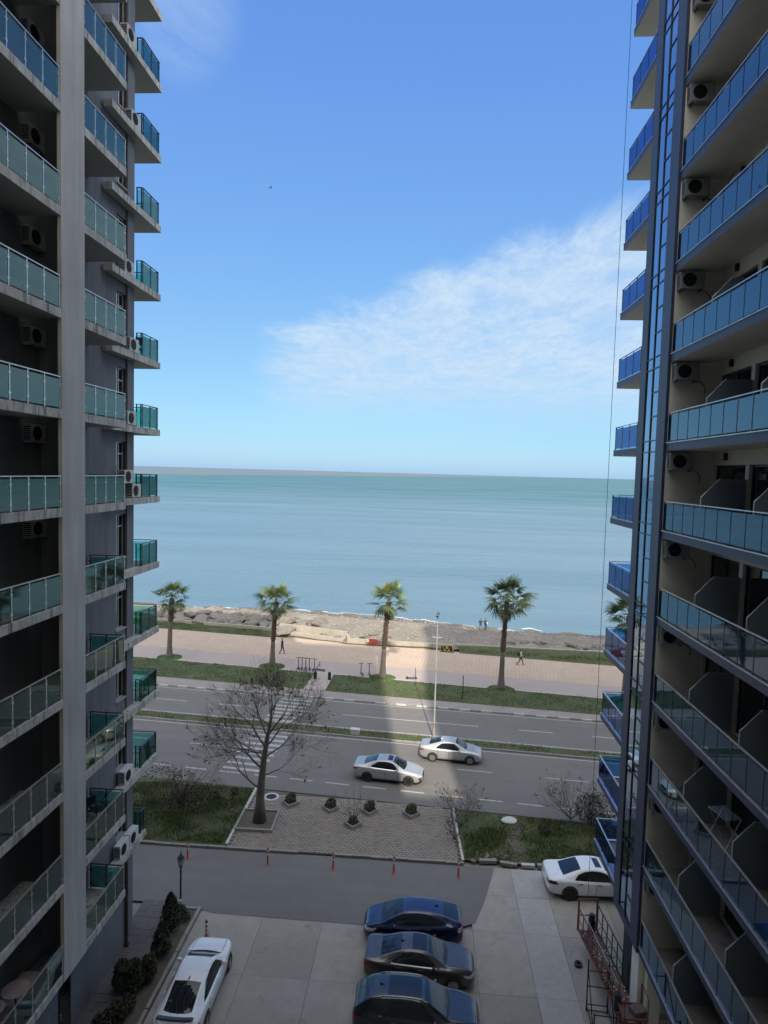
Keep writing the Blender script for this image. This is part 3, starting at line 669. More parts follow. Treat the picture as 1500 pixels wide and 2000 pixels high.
for y0, y1 in ((20.9, 21.7), (17.6, 18.6), (14.5, 15.5)):
    x = -12.6 if y0 > 19.3 else -11.9
    d = lpart(MB().box(x-.06, x+.012, y0, y1, .08, 2.5), 'door', M['frame_dk'])
    MB().box(x+.013, x+.02, y0+.1, y1-.1, .25, 2.35).build('pane', M['glass_dark'], d); MB().box(x+.02, x+.07, y0+.06, y0+.1, 1.1, 1.35).build('handle', M['rail_l'], d)
# storey windows in the flank
for k in range(NL-1):
    s0 = LZ+LF*k+LT; z0, z1 = s0+.55, s0+2.42
    w = lpart(MB().box(-13.24, -13.20, 25.95, 26.8, z0, z1), 'window', M['inside'])
    f = MB(); x = -13.14
    for y in (25.98, 26.36, 26.77): f.box(x-.03, x+.03, y-.03, y+.03, z0, z1)
    f.box(x-.029, x+.029, 25.98, 26.77, z0, z0+.06).box(x-.029, x+.029, 25.98, 26.77, z1-.55, z1-.49).box(x-.029, x+.029, 25.98, 26.77, z1-.06, z1)
    f.build('frame', M['frame_wh'], w)
    for a, b in ((26.01, 26.33), (26.39, 26.74)): MB().box(x-.006, x+.006, a, b, z0+.06, z1-.55).build('pane', M['glass_win'], w)
    MB().box(x-.006, x+.006, 26.01, 26.74, z1-.49, z1-.06).build('pane', M['glass_win'], w)
    MB().box(-13.02, -12.985, 26.803-.02, 26.83, z0, z1).box(-13.2, -13.0, 26.77, 26.797, z0, z1).build('reveal', M['brown_l'], w)
    MB().box(-13.22, -12.93, 25.9, 26.79, z0-.05, z0+.012).build('sill', M['soffit_l'], w)
    if random.random() < .5: MB().box(-13.19, -13.18, 26.0, 26.0+random.uniform(.2, .6), z0+.02, z1-.1).build('curtain', M['curtain'], w)
PANEL = {}
def panel_mesh(key, dy, dz, m, axis='y'):
    k = (key, round(dy, 3), axis)
    if k not in PANEL:
        mb = MB().box(-.005, .005, -dy/2, dy/2, 0, dz) if axis == 'y' else MB().box(-dy/2, dy/2, -.005, .005, 0, dz)
        PANEL[k] = mb.mesh('glass_panel', m)
    return PANEL[k]
def railing(parent, p0, p1, z, n, m, key, rm, base, h=1.0, post=.022, gap=.03, clamps=True, foot=.0, mats=None, hr=.03, outs=0):
    """n panes between two corners, posts, hand rail"""
    (x0, y0), (x1, y1) = p0, p1; L = math.hypot(x1-x0, y1-y0); ux, uy = (x1-x0)/L, (y1-y0)/L; ax = 'y' if abs(uy) > .5 else 'x'
    r = MB()
    for i in range(n+1):
        t = i/n*L; r.obox((x0+ux*t, y0+uy*t, z+h/2), (post*2 if ax == 'x' else post*1.6, post*1.6 if ax == 'x' else post*2, h), 0)
        if clamps:
            for q in (.22, .78): r.obox((x0+ux*t, y0+uy*t, z+h*q), (.11 if ax == 'x' else .035, .035 if ax == 'x' else .11, .045), 0)
    r.obox(((x0+x1)/2, (y0+y1)/2, z+h+hr/2), (L+.06 if ax == 'x' else .055, .055 if ax == 'x' else L+.06, hr), 0, 1 if mats else 0)
    r.build('railing', mats or rm, parent, -base)
    w = L/n-2*gap
    for i in range(n):
        t = (i+.5)/n*L; me = panel_mesh(key, w, h-.12-foot, m, ax)
        inst('glass_panel', me, parent, Vector((x0+ux*t, y0+uy*t, z+.055+foot))-base)
for k in range(NL):
    z = LZ+LF*k; zt = z+LT
    # near loggia
    b = lpart(MB().box(-12.95, -11.5, -12, 19.44, z, zt, 0, {0: 1}), 'balcony', [M['slab_l'], M['soffit_l']])
    if k < 12: railing(b, (-11.55, 14.56), (-11.55, 19.40), zt, 6, M['glass_l'], 'l', M['rail_l'], Vector((0, 0, 0)))
    # balcony beyond the fin
    b = lpart(MB().box(-12.995, -11.5, 20.81, 23.75, z, zt, 0, {0: 1}), 'balcony', [M['slab_l'], M['soffit_l']])
    if k < 12:
        railing(b, (-11.55, 20.84), (-11.55, 23.70), zt, 4, M['glass_l'], 'l', M['rail_l'], Vector((0, 0, 0)))
        railing(b, (-12.9, 23.70), (-11.62, 23.70), zt, 2, M['glass_l'], 'l', M['rail_dk'], Vector((0, 0, 0)))
    # ledge and seaward corner balcony
    yend = 29.3 if k > 0 else 28.0
    b = lpart(MB().box(-12.918, -12.55, 24.72, 27.398, z, zt, 0, {0: 1}).box(-18, -12.55, 27.402, yend, z, zt, 0, {0: 1}), 'corner_balcony', [M['slab_l'], M['soffit_l']])
    if k < 12:
        railing(b, (-12.66, 27.66), (-12.66, yend-.06), zt, 2 if k > 0 else 1, M['glass_lc'], 'lc', M['rail_dk'], Vector((0, 0, 0)))
        railing(b, (-12.90, 27.60), (-12.70, 27.60), zt, 1, M['glass_lc'], 'lc', M['rail_dk'], Vector((0, 0, 0)), clamps=False)
        railing(b, (-17.9, yend-.06), (-12.72, yend-.06), zt, 4, M['glass_lc'], 'lc', M['rail_dk'], Vector((0, 0, 0)), clamps=False)

# ------------------------------------------------------------------ right tower
RB = Vector((16, 14, 0)); RZ, RF, RT = 3.48, 3.128, .29
rt = empty('apartment_tower', RB, label='beige and indigo apartment tower on the right with blue glass balconies and a curtain-wall strip', cat='building')
def rpart(mb, name, mats, parent=rt, smooth=False): return mb.build(name, mats, parent, -RB if parent is rt else None, smooth)
NR = 14; RTOP = 47
wb = MB(); wm = [M['beige_r'], M['purple'], M['inside'], M['soffit_r']]
wb.box(10.45, 70, -2, 26.25, 0, RTOP, 0)
wb.box(8.53, 10.45, 23.35, 24.1, 0, RTOP, 0)                      # end wall closing the loggias
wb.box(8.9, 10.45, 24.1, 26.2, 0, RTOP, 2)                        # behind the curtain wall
wb.box(9.6, 10.45, 9, 23.34, 0, RZ-.02, 0); wb.box(8.6, 10.45, -2, 9, 0, RTOP, 0)
for k in range(NR+6):                                            # back wall bands and piers round the sliding doors
    z0 = RZ+RF*k+RT
    if z0 > RTOP-3: break
    wb.box(10.13, 10.45, 9, 23.35, z0+2.35, z0+RF, 0)
    for y0, y1 in ((23.17, 23.345), (20.72, 20.95), (17.42, 17.65), (14.1, 14.35), (10.8, 11.05), (9, 9.2)): wb.box(10.13, 10.45, y0, y1, z0-.02, z0+2.348, 0)
wb.box(10.13, 10.45, 9, 23.345, RZ-.02, RZ+RT-.03, 0)
rpart(wb, 'wall', wm)
rpart(MB().box(8.42, 8.53, 23.36, 24.16, RZ, RTOP, 0).box(8.53, 8.9, 24.1, 24.16, RZ, RTOP, 0), 'pillar', M['purple'])
rpart(MB().box(8.42, 9.0, 25.62, 26.28, RZ, RTOP, 0), 'pillar', M['purple'])
rpart(MB().box(8.42, 9.0, 24.161, 25.619, RZ, RZ+.34, 0), 'curtain_wall_base', M['purple'])
rpart(MB().box(8.75, 9.25, 23.0, 23.34, 0, RZ-.01).box(8.75, 9.25, 17.4, 17.8, 0, RZ-.01).box(9.0, 9.6, 25.4, 26.2, 0, RZ-.01), 'base_column', M['beige_r'])
# curtain wall: two columns of panes
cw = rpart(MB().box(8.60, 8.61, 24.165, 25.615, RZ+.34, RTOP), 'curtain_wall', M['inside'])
mul = MB(); ycols = (24.17, 24.90, 25.61)
for y in ycols: mul.box(8.43, 8.5, y-.025 if y > 24.2 else y, y+.025 if y < 25.6 else y, RZ+.34, RTOP)
for k in range(NR):
    z0 = RZ+RF*k; zz_ = [z0+.0, z0+.42]
    for a, b, parts in ((24.195, 24.875, 3), (24.925, 25.585, 1)):
        hs_ = [(z0+.02 if k else z0+.36, z0+.40)] if k else []
        span = RF-.42; hs_ += [(z0+.44+span*i/parts, z0+.40+span*(i+1)/parts) for i in range(parts)]
        for h0, h1 in hs_:
            mul.box(8.435, 8.495, a-.02, b+.02, h1-.002, h1+.042)
            MB().obox((8.47, (a+b)/2, (h0+h1)/2), (.012, b-a, h1-h0), random.uniform(-.004, .004), 0, 0, random.uniform(-.004, .004)).build('pane', M['glass_cw'], cw, None)
mul.build('mullion', M['frame_dk'], cw)
Z0 = Vector((0, 0, 0))
CAPM = [M['rail_r'], M['cap_r']]
for k in range(NR):
    z = RZ+RF*k; zt = z+RT
    b = rpart(MB().box(8.5, 10.12, 9.0, 23.348, z, zt-.03, 0, {0: 1, 1: 2}).box(8.47, 8.63, 9.0, 23.348, zt-.029, zt, 3), 'balcony', [M['purple'], M['soffit_r'], M['tile'], M['cap_r']])
    railing(b, (8.54, 13.295), (8.54, 23.28), zt, 12, M['glass_r'], 'r', M['rail_r'], Z0, 1.02, .016, .02, False, mats=CAPM)
    railing(b, (8.54, 9.05), (8.54, 13.22), zt, 1, M['glass_r'], 'r', M['rail_r'], Z0, 1.02, .016, .02, False, mats=CAPM)
    # seaward corner balcony
    b = rpart(MB().box(8.7, 13.4, 26.30, 30.4, z, zt-.03, 0, {0: 1, 1: 2}).box(8.68, 8.80, 26.30, 30.42, zt-.029, zt, 3).box(8.81, 13.4, 30.30, 30.42, zt-.029, zt, 3), 'corner_balcony', [M['purple'], M['soffit_r'], M['tile'], M['cap_r']])
    railing(b, (8.75, 26.32), (8.75, 30.34), zt, 4, M['glass_rc'], 'rc', M['rail_r'], Z0, 1.02, .016, .02, False, mats=CAPM)
    railing(b, (8.79, 30.35), (13.3, 30.35), zt, 4, M['glass_rc'], 'rc', M['rail_r'], Z0, 1.02, .016, .02, False, mats=CAPM)
    # sliding doors on the back wall
    for y0, y1 in ((20.95, 23.17), (17.65, 20.72), (14.35, 17.42), (11.05, 14.1)):
        d = rpart(MB().box(10.40, 10.44, y0, y1, zt, zt+2.345), 'sliding_door', M['inside'])
        f = MB(); x = 10.27; ym = (y0+y1)/2
        for y in (y0+.04, ym, y1-.04): f.box(x-.035, x+.035, y-.04, y+.04, zt, zt+2.345)
        f.box(x-.034, x+.034, y0+.08, y1-.08, zt+.0, zt+.07).box(x-.034, x+.034, y0+.08, y1-.08, zt+2.27, zt+2.344); f.build('frame', M['frame_dk'], d)
        for a, c in ((y0+.08, ym-.04), (ym+.04, y1-.08)): MB().box(x-.006, x+.006, a, c, zt+.07, zt+2.27).build('pane', M['glass_dark'], d)
        if random.random() < .7:
            a = y0+.1 if random.random() < .5 else ym+.05
            cv = MB(); n = 10; wd = random.uniform(.5, .95)
            for i in range(n): cv.box(10.34+(.015 if i % 2 else 0), 10.36+(.015 if i % 2 else 0), a+wd*i/n, a+wd*(i+1)/n-.004, zt+.05, zt+2.25)
            cv.build('curtain', M['curtain'], d)
    for y in (20.83, 17.53, 14.22):
        pts = [(8.76, 0), (8.76, 1.30), (9.32, 1.90), (10.12, 1.90), (10.12, 0)]; zb = zt-.02
        dv = MB(); n = len(pts); dv.add([(x, y-.02, zb+h) for x, h in pts]+[(x, y+.02, zb+h) for x, h in pts], [tuple(range(n)), tuple(range(2*n-1, n-1, -1))]+[(i, i+n, (i+1) % n+n, (i+1) % n) for i in range(n)])
        d = rpart(dv, 'divider_panel', M['divider'])
        MB().tube([(8.755, y, zb+.05), (8.755, y, zb+1.30), (9.32, y, zb+1.91)], .021, 4).build('trim', M['white_trim'], d)
    for y in (22.23, 18.95, 15.6):
        l = rpart(MB().box(10.03, 10.128, y-.06, y+.06, zt+2.52, zt+2.76), 'wall_lamp', M['blk'])
        MB().tube([(10.08, y, zt+2.50), (10.08, y, zt+2.52)], .04, 8).build('lamp_glass', M['frame_wh'], l)
# ------------------------------------------------------------------ the block the view is taken from (its roof line and edge throw the big shadow)
cb = empty('apartment_block', (-3, -8, 0), label='tall pale apartment block standing between the two towers on their landward side', cat='building')
bb = MB().box(-10.9, 4.72, -16, -1.2, 0, 58.5)
bb.build('wall', M['beige_r'], cb, (3, 8, 0))
MB().box(4.74, 9.6, -14, -2.15, 0, 32.5).build('low_wing', M['beige_r'], cb, (3, 8, 0))
for k in range(18):
    z = 2+k*3.1
    MB().box(-10.7, 4.5, -1.2, -.75, z+1.9, z+2.15).build('floor_band', M['soffit_r'], cb, (3, 8, 0))
    for x in (-9, -6, -3, 3):
        w = MB().box(x-.9, x+.9, -1.2, -1.15, z+.2, z+1.7).build('window', M['frame_dk'], cb, (3, 8, 0)); MB().box(x-.8, x+.8, -1.149, -1.14, z+.3, z+1.6).build('pane', M['glass_dark'], w)

# ------------------------------------------------------------------ air conditioners and balcony furniture
M['fan'] = simple('dark_fan_plate', (.05, .05, .052), .6)  # dark grey plate behind the fan grille
def ac_unit(name, label, loc, rz, m='ac', group=None):
    """front (fan) faces local +x; long side along y"""
    r = empty(name, loc, rz, label, 'air conditioner', group)
    b = MB().box(-.15, .15, -.41, .41, .04, .60); b.box(-.13, .13, -.36, -.30, 0, .04).box(-.13, .13, .30, .36, 0, .04)
    for i in range(7): b.box(-.12, .12, -.418, -.411, .10+.065*i, .135+.065*i, 1)
    b.build('casing', [M[m], M['blk']], r)
    g = MB().lathe([(.23, .151), (.23, .165), (.205, .168), (.205, .153)], 20, (0, -.10, .32), 0, 'x').lathe([(.2, .152), (.001, .153)], 20, (0, -.10, .32), 1, 'x')
    for i in range(5):
        a = PI*i/5; g.obox((.168, -.10, .32), (.008, .42, .012), 0, 0, a)
    g.lathe([(.05, .16), (.05, .178)], 10, (0, -.10, .32), 0, 'x')
    g.build('fan_grille', [M['dkmetal'], M['fan']], r)
    for q in (-.31, .31): MB().box(-.16, .13, q-.02, q+.02, -.03, -.001).build('bracket', M['dkmetal'], r)
    return r
def lz(k): return LZ+LF*k+LT
for k, y in ((11, 26.45), (10, 26.85), (8, 26.3), (7, 26.75), (6, 26.55), (5, 26.25), (5.001, 27.0), (1, 26.35), (0, 25.95), (.001, 26.85)):
    kk = int(k); two = kk in (5, 0)
    lab = f"white air conditioner on the {ordinal(kk)} corner ledge from the ground on the left tower"
    if two: lab = f"{'nearer' if y < 26.5 else 'farther'} of two white air conditioners on the {ordinal(kk)} corner ledge of the left tower"
    if kk == 5 and y < 26.5: ac_unit('air_conditioner', lab, (-12.72, y, lz(kk)+.62), 0, 'ac')
    else: ac_unit('air_conditioner', lab, (-12.74, y, lz(kk)+.0), 0, 'ac_w' if kk < 3 else 'ac')
for k in range(4, 12):
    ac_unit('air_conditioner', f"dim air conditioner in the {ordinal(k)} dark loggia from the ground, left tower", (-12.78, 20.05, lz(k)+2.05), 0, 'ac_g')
for k in (8, 9):
    ac_unit('air_conditioner', f"white air conditioner above the {ordinal(k)} open balcony from the ground, left tower", (-12.82, 22.3, lz(k)+1.95), 0, 'ac_w')
for k in range(0, 11):
    zt = RZ+RF*k+RT
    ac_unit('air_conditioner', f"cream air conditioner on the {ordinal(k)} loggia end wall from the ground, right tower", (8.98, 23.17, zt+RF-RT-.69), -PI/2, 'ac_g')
    p = MB().tube([(9.38, 23.30, zt+2.2), (9.6, 23.32, zt+2.12), (9.75, 23.33, zt+1.95), (9.72, 23.33, zt+1.75)], .014, 5)
    p.build('ac_pipe', M['dkmetal'], rt, -RB)
def chair(name, label, loc, rz, m):
    r = empty(name, loc, rz, label, 'chair')
    MB().box(-.22, .22, -.22, .22, .42, .45).build('seat', m, r)
    b = MB().tube([(-.22, -.21, .45), (-.28, -.21, .92), (-.28, .21, .92), (-.22, .21, .45)], .018, 6); b.box(-.275, -.255, -.19, .19, .58, .90); b.build('backrest', m, r)
    for s in (-1, 1): MB().tube([(-.22, .24*s, .62), (.2, .24*s, .64), (.21, .22*s, .45)], .016, 5).build('armrest', m, r)
    for x in (-.2, .2):
        for y in (-.2, .2): MB().tube([(x, y, .42), (x*1.2, y*1.2, 0)], .015, 5).build('leg', m, r)
def table(name, label, loc, m, rad=.38):
    r = empty(name, loc, 0, label, 'table')
    MB().lathe([(.001, .70), (rad, .70), (rad, .73), (.001, .735)], 20).build('table_top', m, r)
    MB().tube([(0, 0, .02), (0, 0, .70)], .03, 8).build('stem', M['dkmetal'], r); MB().lathe([(.22, 0), (.2, .03), (.04, .05)], 14).build('foot', M['dkmetal'], r)
pinkish = simple('dusty_pink_top', (.36, .27, .25), .5)
chair('chair', 'dark wicker armchair on the second open balcony from the ground, left tower', (-12.4, 23.2, lz(1)), -.3, M['blk'])
chair('chair', 'dark armchair seen through the sixth seaward corner balcony from the ground, left tower', (-13.1, 28.5, lz(5)), 2.7, M['blk'])
chair('chair', 'dark armchair seen through the eighth seaward corner balcony from the ground, left tower', (-13.1, 28.3, lz(7)), 2.2, M['blk'])
table('table', 'larger round pinkish table in the lowest near loggia of the left tower', (-12.15, 17.9, lz(0)), pinkish, .40)
table('table', 'smaller round dusky table in the lowest near loggia of the left tower', (-12.35, 17.15, lz(0)), pinkish, .32)
rz5 = RZ+RF*4+RT
table('table', 'round dark table behind the blue glass of the fifth loggia from the ground, right tower', (9.3, 21.7, rz5), M['tile'], .38)
chair('chair', 'dark chair beside the round table in the fifth loggia from the ground, right tower', (9.6, 21.2, rz5), 2.6, M['blk'])
chair('chair', 'dark chair on the third seaward corner balcony from the ground, right tower', (9.4, 28.6, RZ+RF*2+RT), 2.6, M['blk'])
# clothes airer at the sixth loggia and fan unit at the divider
cl = empty('clothes_airer', (9.5, 19.6, RZ+RF*2+RT), .2, 'pale wire clothes airer standing behind a divider on the right tower', 'clothes airer')
a = MB()
for s in (-.25, .25): a.tube([(s, -.4, 0), (-s, -.4, 1.0)], .012, 5).tube([(s, .4, 0), (-s, .4, 1.0)], .012, 5)
a.build('frame', M['white_trim'], cl)
a = MB()
for i in range(6): a.tube([(-.25+.1*i, -.42, 1.0), (-.25+.1*i, .42, 1.0)], .008, 4)
a.build('wires', M['white_trim'], cl)

# ------------------------------------------------------------------ palms
LEAF = [simple('palm_leaf', (.070, .11, .032), .45, 0, .35, 2), simple('palm_leaf_olive', (.12, .14, .045), .5, 0, .3, 2)]
BOOT = ground_mat('palm_boots', (.070, .042, .030), (.125, .080, .056), 3, 14, .95, .8, bdist=.03); BARK = ground_mat('palm_bark', (.105, .088, .070), (.17, .145, .12), 2, 12, .95, .7, bdist=.02)
DEAD = simple('dead_leaf', (.19, .135, .075), .9, 0, .3)
def frond_mesh(seed, droop, m, dead=False):
    r = random.Random(seed); mb = MB(); Lp = r.uniform(.95, 1.25)
    pt = [(Lp*t, 0, -.10*t*t) for t in (0, .5, 1)]; mb.tube(pt, [.030, .020, .014], 4, 0)
    nseg = 17
    for i in range(nseg):
        a = (-1+2*i/(nseg-1))*1.75; L = (1.15-.28*abs(a)/1.75)*r.uniform(.85, 1.08); dr = droop*r.uniform(.7, 1.4)
        ca, sa = math.cos(a), math.sin(a); fold = .25*abs(sa)
        pr = []
        for t in (0, .45, .75, 1.0):
            z = -.10-fold*L*t*.5-dr*L*t**2.2; rr = L*t*(1-.25*dr*t)
            w = .047*(t/.45 if t < .45 else 1-.25*(t-.45) if t < .75 else .8 if t < 1 else .05)
            w = max(w, .012); c = (Lp+rr*ca, rr*sa, z); pr.append(((c[0]+sa*w, c[1]-ca*w, c[2]+.0), (c[0]-sa*w, c[1]+ca*w, c[2]+.012)))
        vs = [p for q in pr for p in q]; mb.add(vs, [(2*j, 2*j+1, 2*j+3, 2*j+2) for j in range(3)], 0)
    return mb.mesh('frond', m)
FR = [frond_mesh(i, (.12, .22, .35, .5)[i % 4], LEAF[i % 2 if i < 6 else 0]) for i in range(8)]
FD = [frond_mesh(40+i, .75, DEAD) for i in range(2)]
def palm(x, y, h, label, seed, bare=.45, nf=30, lean=(0, 0), scale=1.0, gap=None, pot=True):
    r = random.Random(seed); root = empty('palm_tree', (x, y, .14), 0, label, 'palm tree', 'palms along the promenade')
    def axis(t): return (lean[0]*t*t, lean[1]*t*t, h*t)
    n = 26; mb = MB(); path = [axis(i/n) for i in range(n+1)]
    rad = [.30*(1-.30*min(1, i/n/bare)) + (.14*math.exp(-i/n*14)) if i/n < bare else .215 for i in range(n+1)]
    k0 = int(bare*n); mb.tube(path[:k0+1], [rad[i]*(1+r.uniform(-.04, .04)) for i in range(k0+1)], 12); mb.build('trunk', BARK, root, smooth=True)
    bt = MB(); bt.tube(path[k0:], [rad[i]*(1+.12*((i % 2)-.3)+r.uniform(-.06, .08)) for i in range(k0, n+1)], 12)
    for i in range(150):                                              # stubs of cut leaf bases
        t = bare+(1-bare)*r.random(); p = axis(t); a = r.uniform(0, 6.28); c = math.cos(a), math.sin(a)
        bt.obox((p[0]+c[0]*.24, p[1]+c[1]*.24, p[2]+.03), (.05, .10, .16), a, 0, 0, -.5)
    bt.build('leaf_bases', BOOT, root)
    top = Vector(axis(1))
    for i in range(nf):
        u = (i+.5)/nf; az_ = i*2.39996+r.uniform(-.25, .25); el_ = math.radians(82-125*u**1.05)+r.uniform(-.12, .12)
        if gap and r.random() < gap: continue
        o = inst('frond', FR[r.randrange(8)], root); s = scale*r.uniform(.85, 1.12)*(0.85+.3*math.sin(PI*u))
        o.rotation_euler = Euler((r.uniform(-.5, .5), -el_, az_), 'XYZ'); o.location = top+Vector((0, 0, .25-.45*u)); o.scale = (s, s, s)
    for i in range(5):
        o = inst('dead_frond', FD[i % 2], root); o.rotation_euler = Euler((0, 1.15+r.uniform(-.1, .15), r.uniform(0, 6.28)), 'XYZ'); o.location = top+Vector((0, 0, -.4)); s = scale*.7; o.scale = (s, s, s)
    if pot:
        rr = random.Random(seed+9); mb = MB()
        for i in range(1500):
            a = rr.uniform(0, 6.28); q = math.sqrt(rr.random())*1.35; b = rr.uniform(0, 6.28); hh = rr.uniform(.05, .16)
            cx, cy = q*math.cos(a), q*math.sin(a)*.8
            mb.add([(cx+.03*math.cos(b), cy+.03*math.sin(b), 0), (cx-.03*math.cos(b), cy-.03*math.sin(b), 0), (cx+rr.uniform(-.1, .1), cy+rr.uniform(-.1, .1), hh)], [(0, 1, 2)])
        mb.lathe([(1.3, 0), (1.1, .05), (.1, .07)], 16, (0, 0, 0), 0)
        mb.build('tuft', GR[0], root)['kind'] = 'stuff'
palm(-27.7, 67.5, 6.6, 'leftmost palm, slim and windswept with drooping lower fronds', 3, .62, 26, (.25, 0), .95)
palm(-15.8, 66.0, 7.0, 'palm behind the bare tree, its crown catching yellow sunlight', 5, .42, 28, (.35, 0), 1.0)
palm(-3.8, 64.0, 7.9, 'sunlit palm with reddish upper trunk between the scooters and lamp post', 8, .40, 26, (.45, 0), 1.02, .08)
palm(8.05, 62.2, 8.9, 'tallest palm, broad dark crown, right of the tall white lamp post', 11, .44, 32, (.25, 0), 1.16)
palm(19.5, 60.6, 8.1, 'palm half hidden behind the seaward balconies of the right tower', 14, .44, 28, (.1, 0), 1.1)

# ------------------------------------------------------------------ bare tree
TB = ground_mat('tree_bark', (.085, .072, .06), (.16, .135, .11), 4, 16, .95, .8, bdist=.02); TW = simple('twig_bark', (.12, .10, .085), .9); DL = simple('withered_leaf', (.050, .036, .024), .9, 0, .4, 2)
def grow(mb, tips, r, p, d, L, rad, depth, wig=.22, up=.10):
    pts = [p]; rads = [rad]; n = 4 if depth > 1 else 3; dd = d.copy()
    for i in range(n):
        dd = (dd+Vector((r.gauss(0, wig), r.gauss(0, wig), r.gauss(0, wig)+up*.5))*.5).normalized(); p = p+dd*(L/n); pts.append(p); rads.append(max(.0055, rad*(1-.42*(i+1)/n)))
    mb.tube(pts, rads, 7 if rad > .07 else 5 if rad > .03 else 3, 0, cap=rad > .03)
    if depth <= 0: tips.append((p, dd)); return
    kids_ = 3 if depth > 2 else r.choice((2, 3, 3))
    for i in range(kids_):
        t = r.uniform(.35, 1.0) if i else 1.0; j = min(n, max(1, round(t*n))); q = pts[j]
        ax = dd.cross(Vector((r.gauss(0, 1), r.gauss(0, 1), r.gauss(0, 1)))).normalized(); ang = r.uniform(.35, .85) if i else r.uniform(.08, .35)
        nd = (Matrix.Rotation(ang, 3, ax) @ dd + Vector((0, 0, up))).normalized()
        grow(mb, tips, r, q, nd, L*r.uniform(.62, .86), rads[j]*(.62 if i else .85), depth-1, wig, up)
def bare_tree(name, x, y, limbs, trunk, label, cat, seed, leaves=260, depth=4, leafsz=.085, r0=.3, z=.08, up=.10, wig=.22):
    r = random.Random(seed); root = empty(name, (x, y, z), 0, label, cat)
    tp = [Vector(a) for a in trunk]; tr = [r0*b for b in np.linspace(1.0, .55 if len(tp) < 6 else .17, len(tp))]; tr[0] = r0*1.45
    MB().tube(tp, tr, 12).build('trunk', TB, root, smooth=True)
    tips = []
    for i, (h, d, L, rad) in enumerate(limbs):
        mb = MB(); k = min(len(tp)-1, int(h)); f = h-k; p = tp[k].lerp(tp[min(k+1, len(tp)-1)], f)
        grow(mb, tips, r, p, Vector(d).normalized(), L, rad, depth, wig, up)
        mb.build('branch', TB if rad > .05 else TW, root)
    if leaves:
        mb = MB()
        for i in range(leaves):
            p, d = r.choice(tips); 
            for q in range(r.choice((1, 1, 2, 4))):
                c = p+Vector((r.gauss(0, .07), r.gauss(0, .07), r.gauss(-.06, .07))); e = Euler((r.uniform(0, 6), r.uniform(0, 6), 0)).to_matrix(); s = leafsz*r.uniform(.6, 1.4)
                mb.add([c+e@Vector(v) for v in ((-s, 0, 0), (0, -s*.6, 0), (s, 0, .3*s), (0, s*.6, 0))], [(0, 1, 2, 3)])
        mb.build('withered_leaves', DL, root)['kind'] = 'stuff'
    return root
bare_tree('bare_tree', -9.32, 36.35,
    [(1.6, (-.9, .1, .45), 1.67, .075), (2.2, (.9, 0, .4), 1.23, .045), (2.6, (-.85, -.3, .4), 1.85, .072), (2.9, (-.7, .6, .4), 1.67, .065), (3.1, (.8, .4, .5), 1.58, .06), (3.3, (-.9, .2, .3), 1.67, .06), (3.6, (-.7, 0, .7), 1.67, .068), (3.7, (.7, -.3, .6), 1.58, .062), (4.2, (-.4, .4, .8), 1.41, .058), (4.3, (.6, .2, .8), 1.50, .062), (4.5, (.85, -.1, .35), 1.41, .045), (4.8, (-.5, -.2, .8), 1.23, .048), (5.0, (.5, .1, .8), 1.23, .048), (5.4, (-.3, .2, .9), 0.97, .04), (5.6, (.4, -.1, .9), 0.97, .04), (6, (.05, 0, 1), 0.97, .04)],
    [(0, 0, 0), (.02, 0, 1.3), (.08, 0, 2.5), (.2, .02, 3.8), (.36, .02, 5.0), (.55, .05, 6.1), (.62, .1, 7.1)], 'leafless thick-trunked tree with few withered leaves, in a square bed on the plaza', 'tree', 4, 200, 5, .07, .30)
bed = empty('tree_bed', (-9.45, 36.4, .0), .02, 'square kerbed bed of earth round the foot of the bare tree', 'planter')
MB().box(-1.0, 1.0, -1.02, 1.02, .0, .15).build('soil', M['soil'], bed)
for cx, cy, sx, sy in ((0, -1.08, 2.26, .12), (0, 1.08, 2.26, .12), (-1.07, 0, .12, 2.03), (1.07, 0, .12, 2.03)): MB().obox((cx, cy, .12), (sx, sy, .24)).build('kerb_stone', M['kerb'], bed)

# ------------------------------------------------------------------ bushes, hedge conifers, planters
LG = [simple('bush_leaf_dark', (.018, .028, .012), .7, 0, .35, 3), simple('bush_leaf', (.035, .055, .018), .65, 0, .3, 3), simple('bush_leaf_brown', (.06, .042, .024), .8, 0, .3, 3), simple('bush_leaf_pale', (.075, .095, .03), .6, 0, .3, 3)]  # dark, mid, brown and pale leaf tones, mixed at random in each bush
def leaf_mass(seed, n, shape, size, mats=(0, 1), weights=(.6, .4)):
    r = np.random.default_rng(seed); P = shape(r, n); k = len(P); s = size*r.uniform(.5, 1.4, k)
    a = r.normal(size=(k, 3)); a /= np.linalg.norm(a, axis=1)[:, None]; b = np.cross(a, r.normal(size=(k, 3))); b /= np.linalg.norm(b, axis=1)[:, None]
    V = np.empty((k, 4, 3)); V[:, 0] = P-a*s[:, None]; V[:, 1] = P-b*s[:, None]*.5; V[:, 2] = P+a*s[:, None]; V[:, 3] = P+b*s[:, None]*.5
    return npmesh('foliage', V.reshape(-1, 3), np.arange(4*k).reshape(-1, 4), [LG[m] for m in mats], r.choice(len(mats), k, p=weights))
def lumps(balls):
    def f(r, n):
        w = np.array([b[3]**2 for b in balls]); i = r.choice(len(balls), n, p=w/w.sum()); B = np.array([b[:3] for b in balls])[i]; R_ = np.array([b[3] for b in balls])[i]
        d = r.normal(size=(n, 3)); d /= np.linalg.norm(d, axis=1)[:, None]; P = B+d*(R_*r.uniform(.6, 1.08, n)**.6)[:, None]; return P[P[:, 2] > .02]
    return f
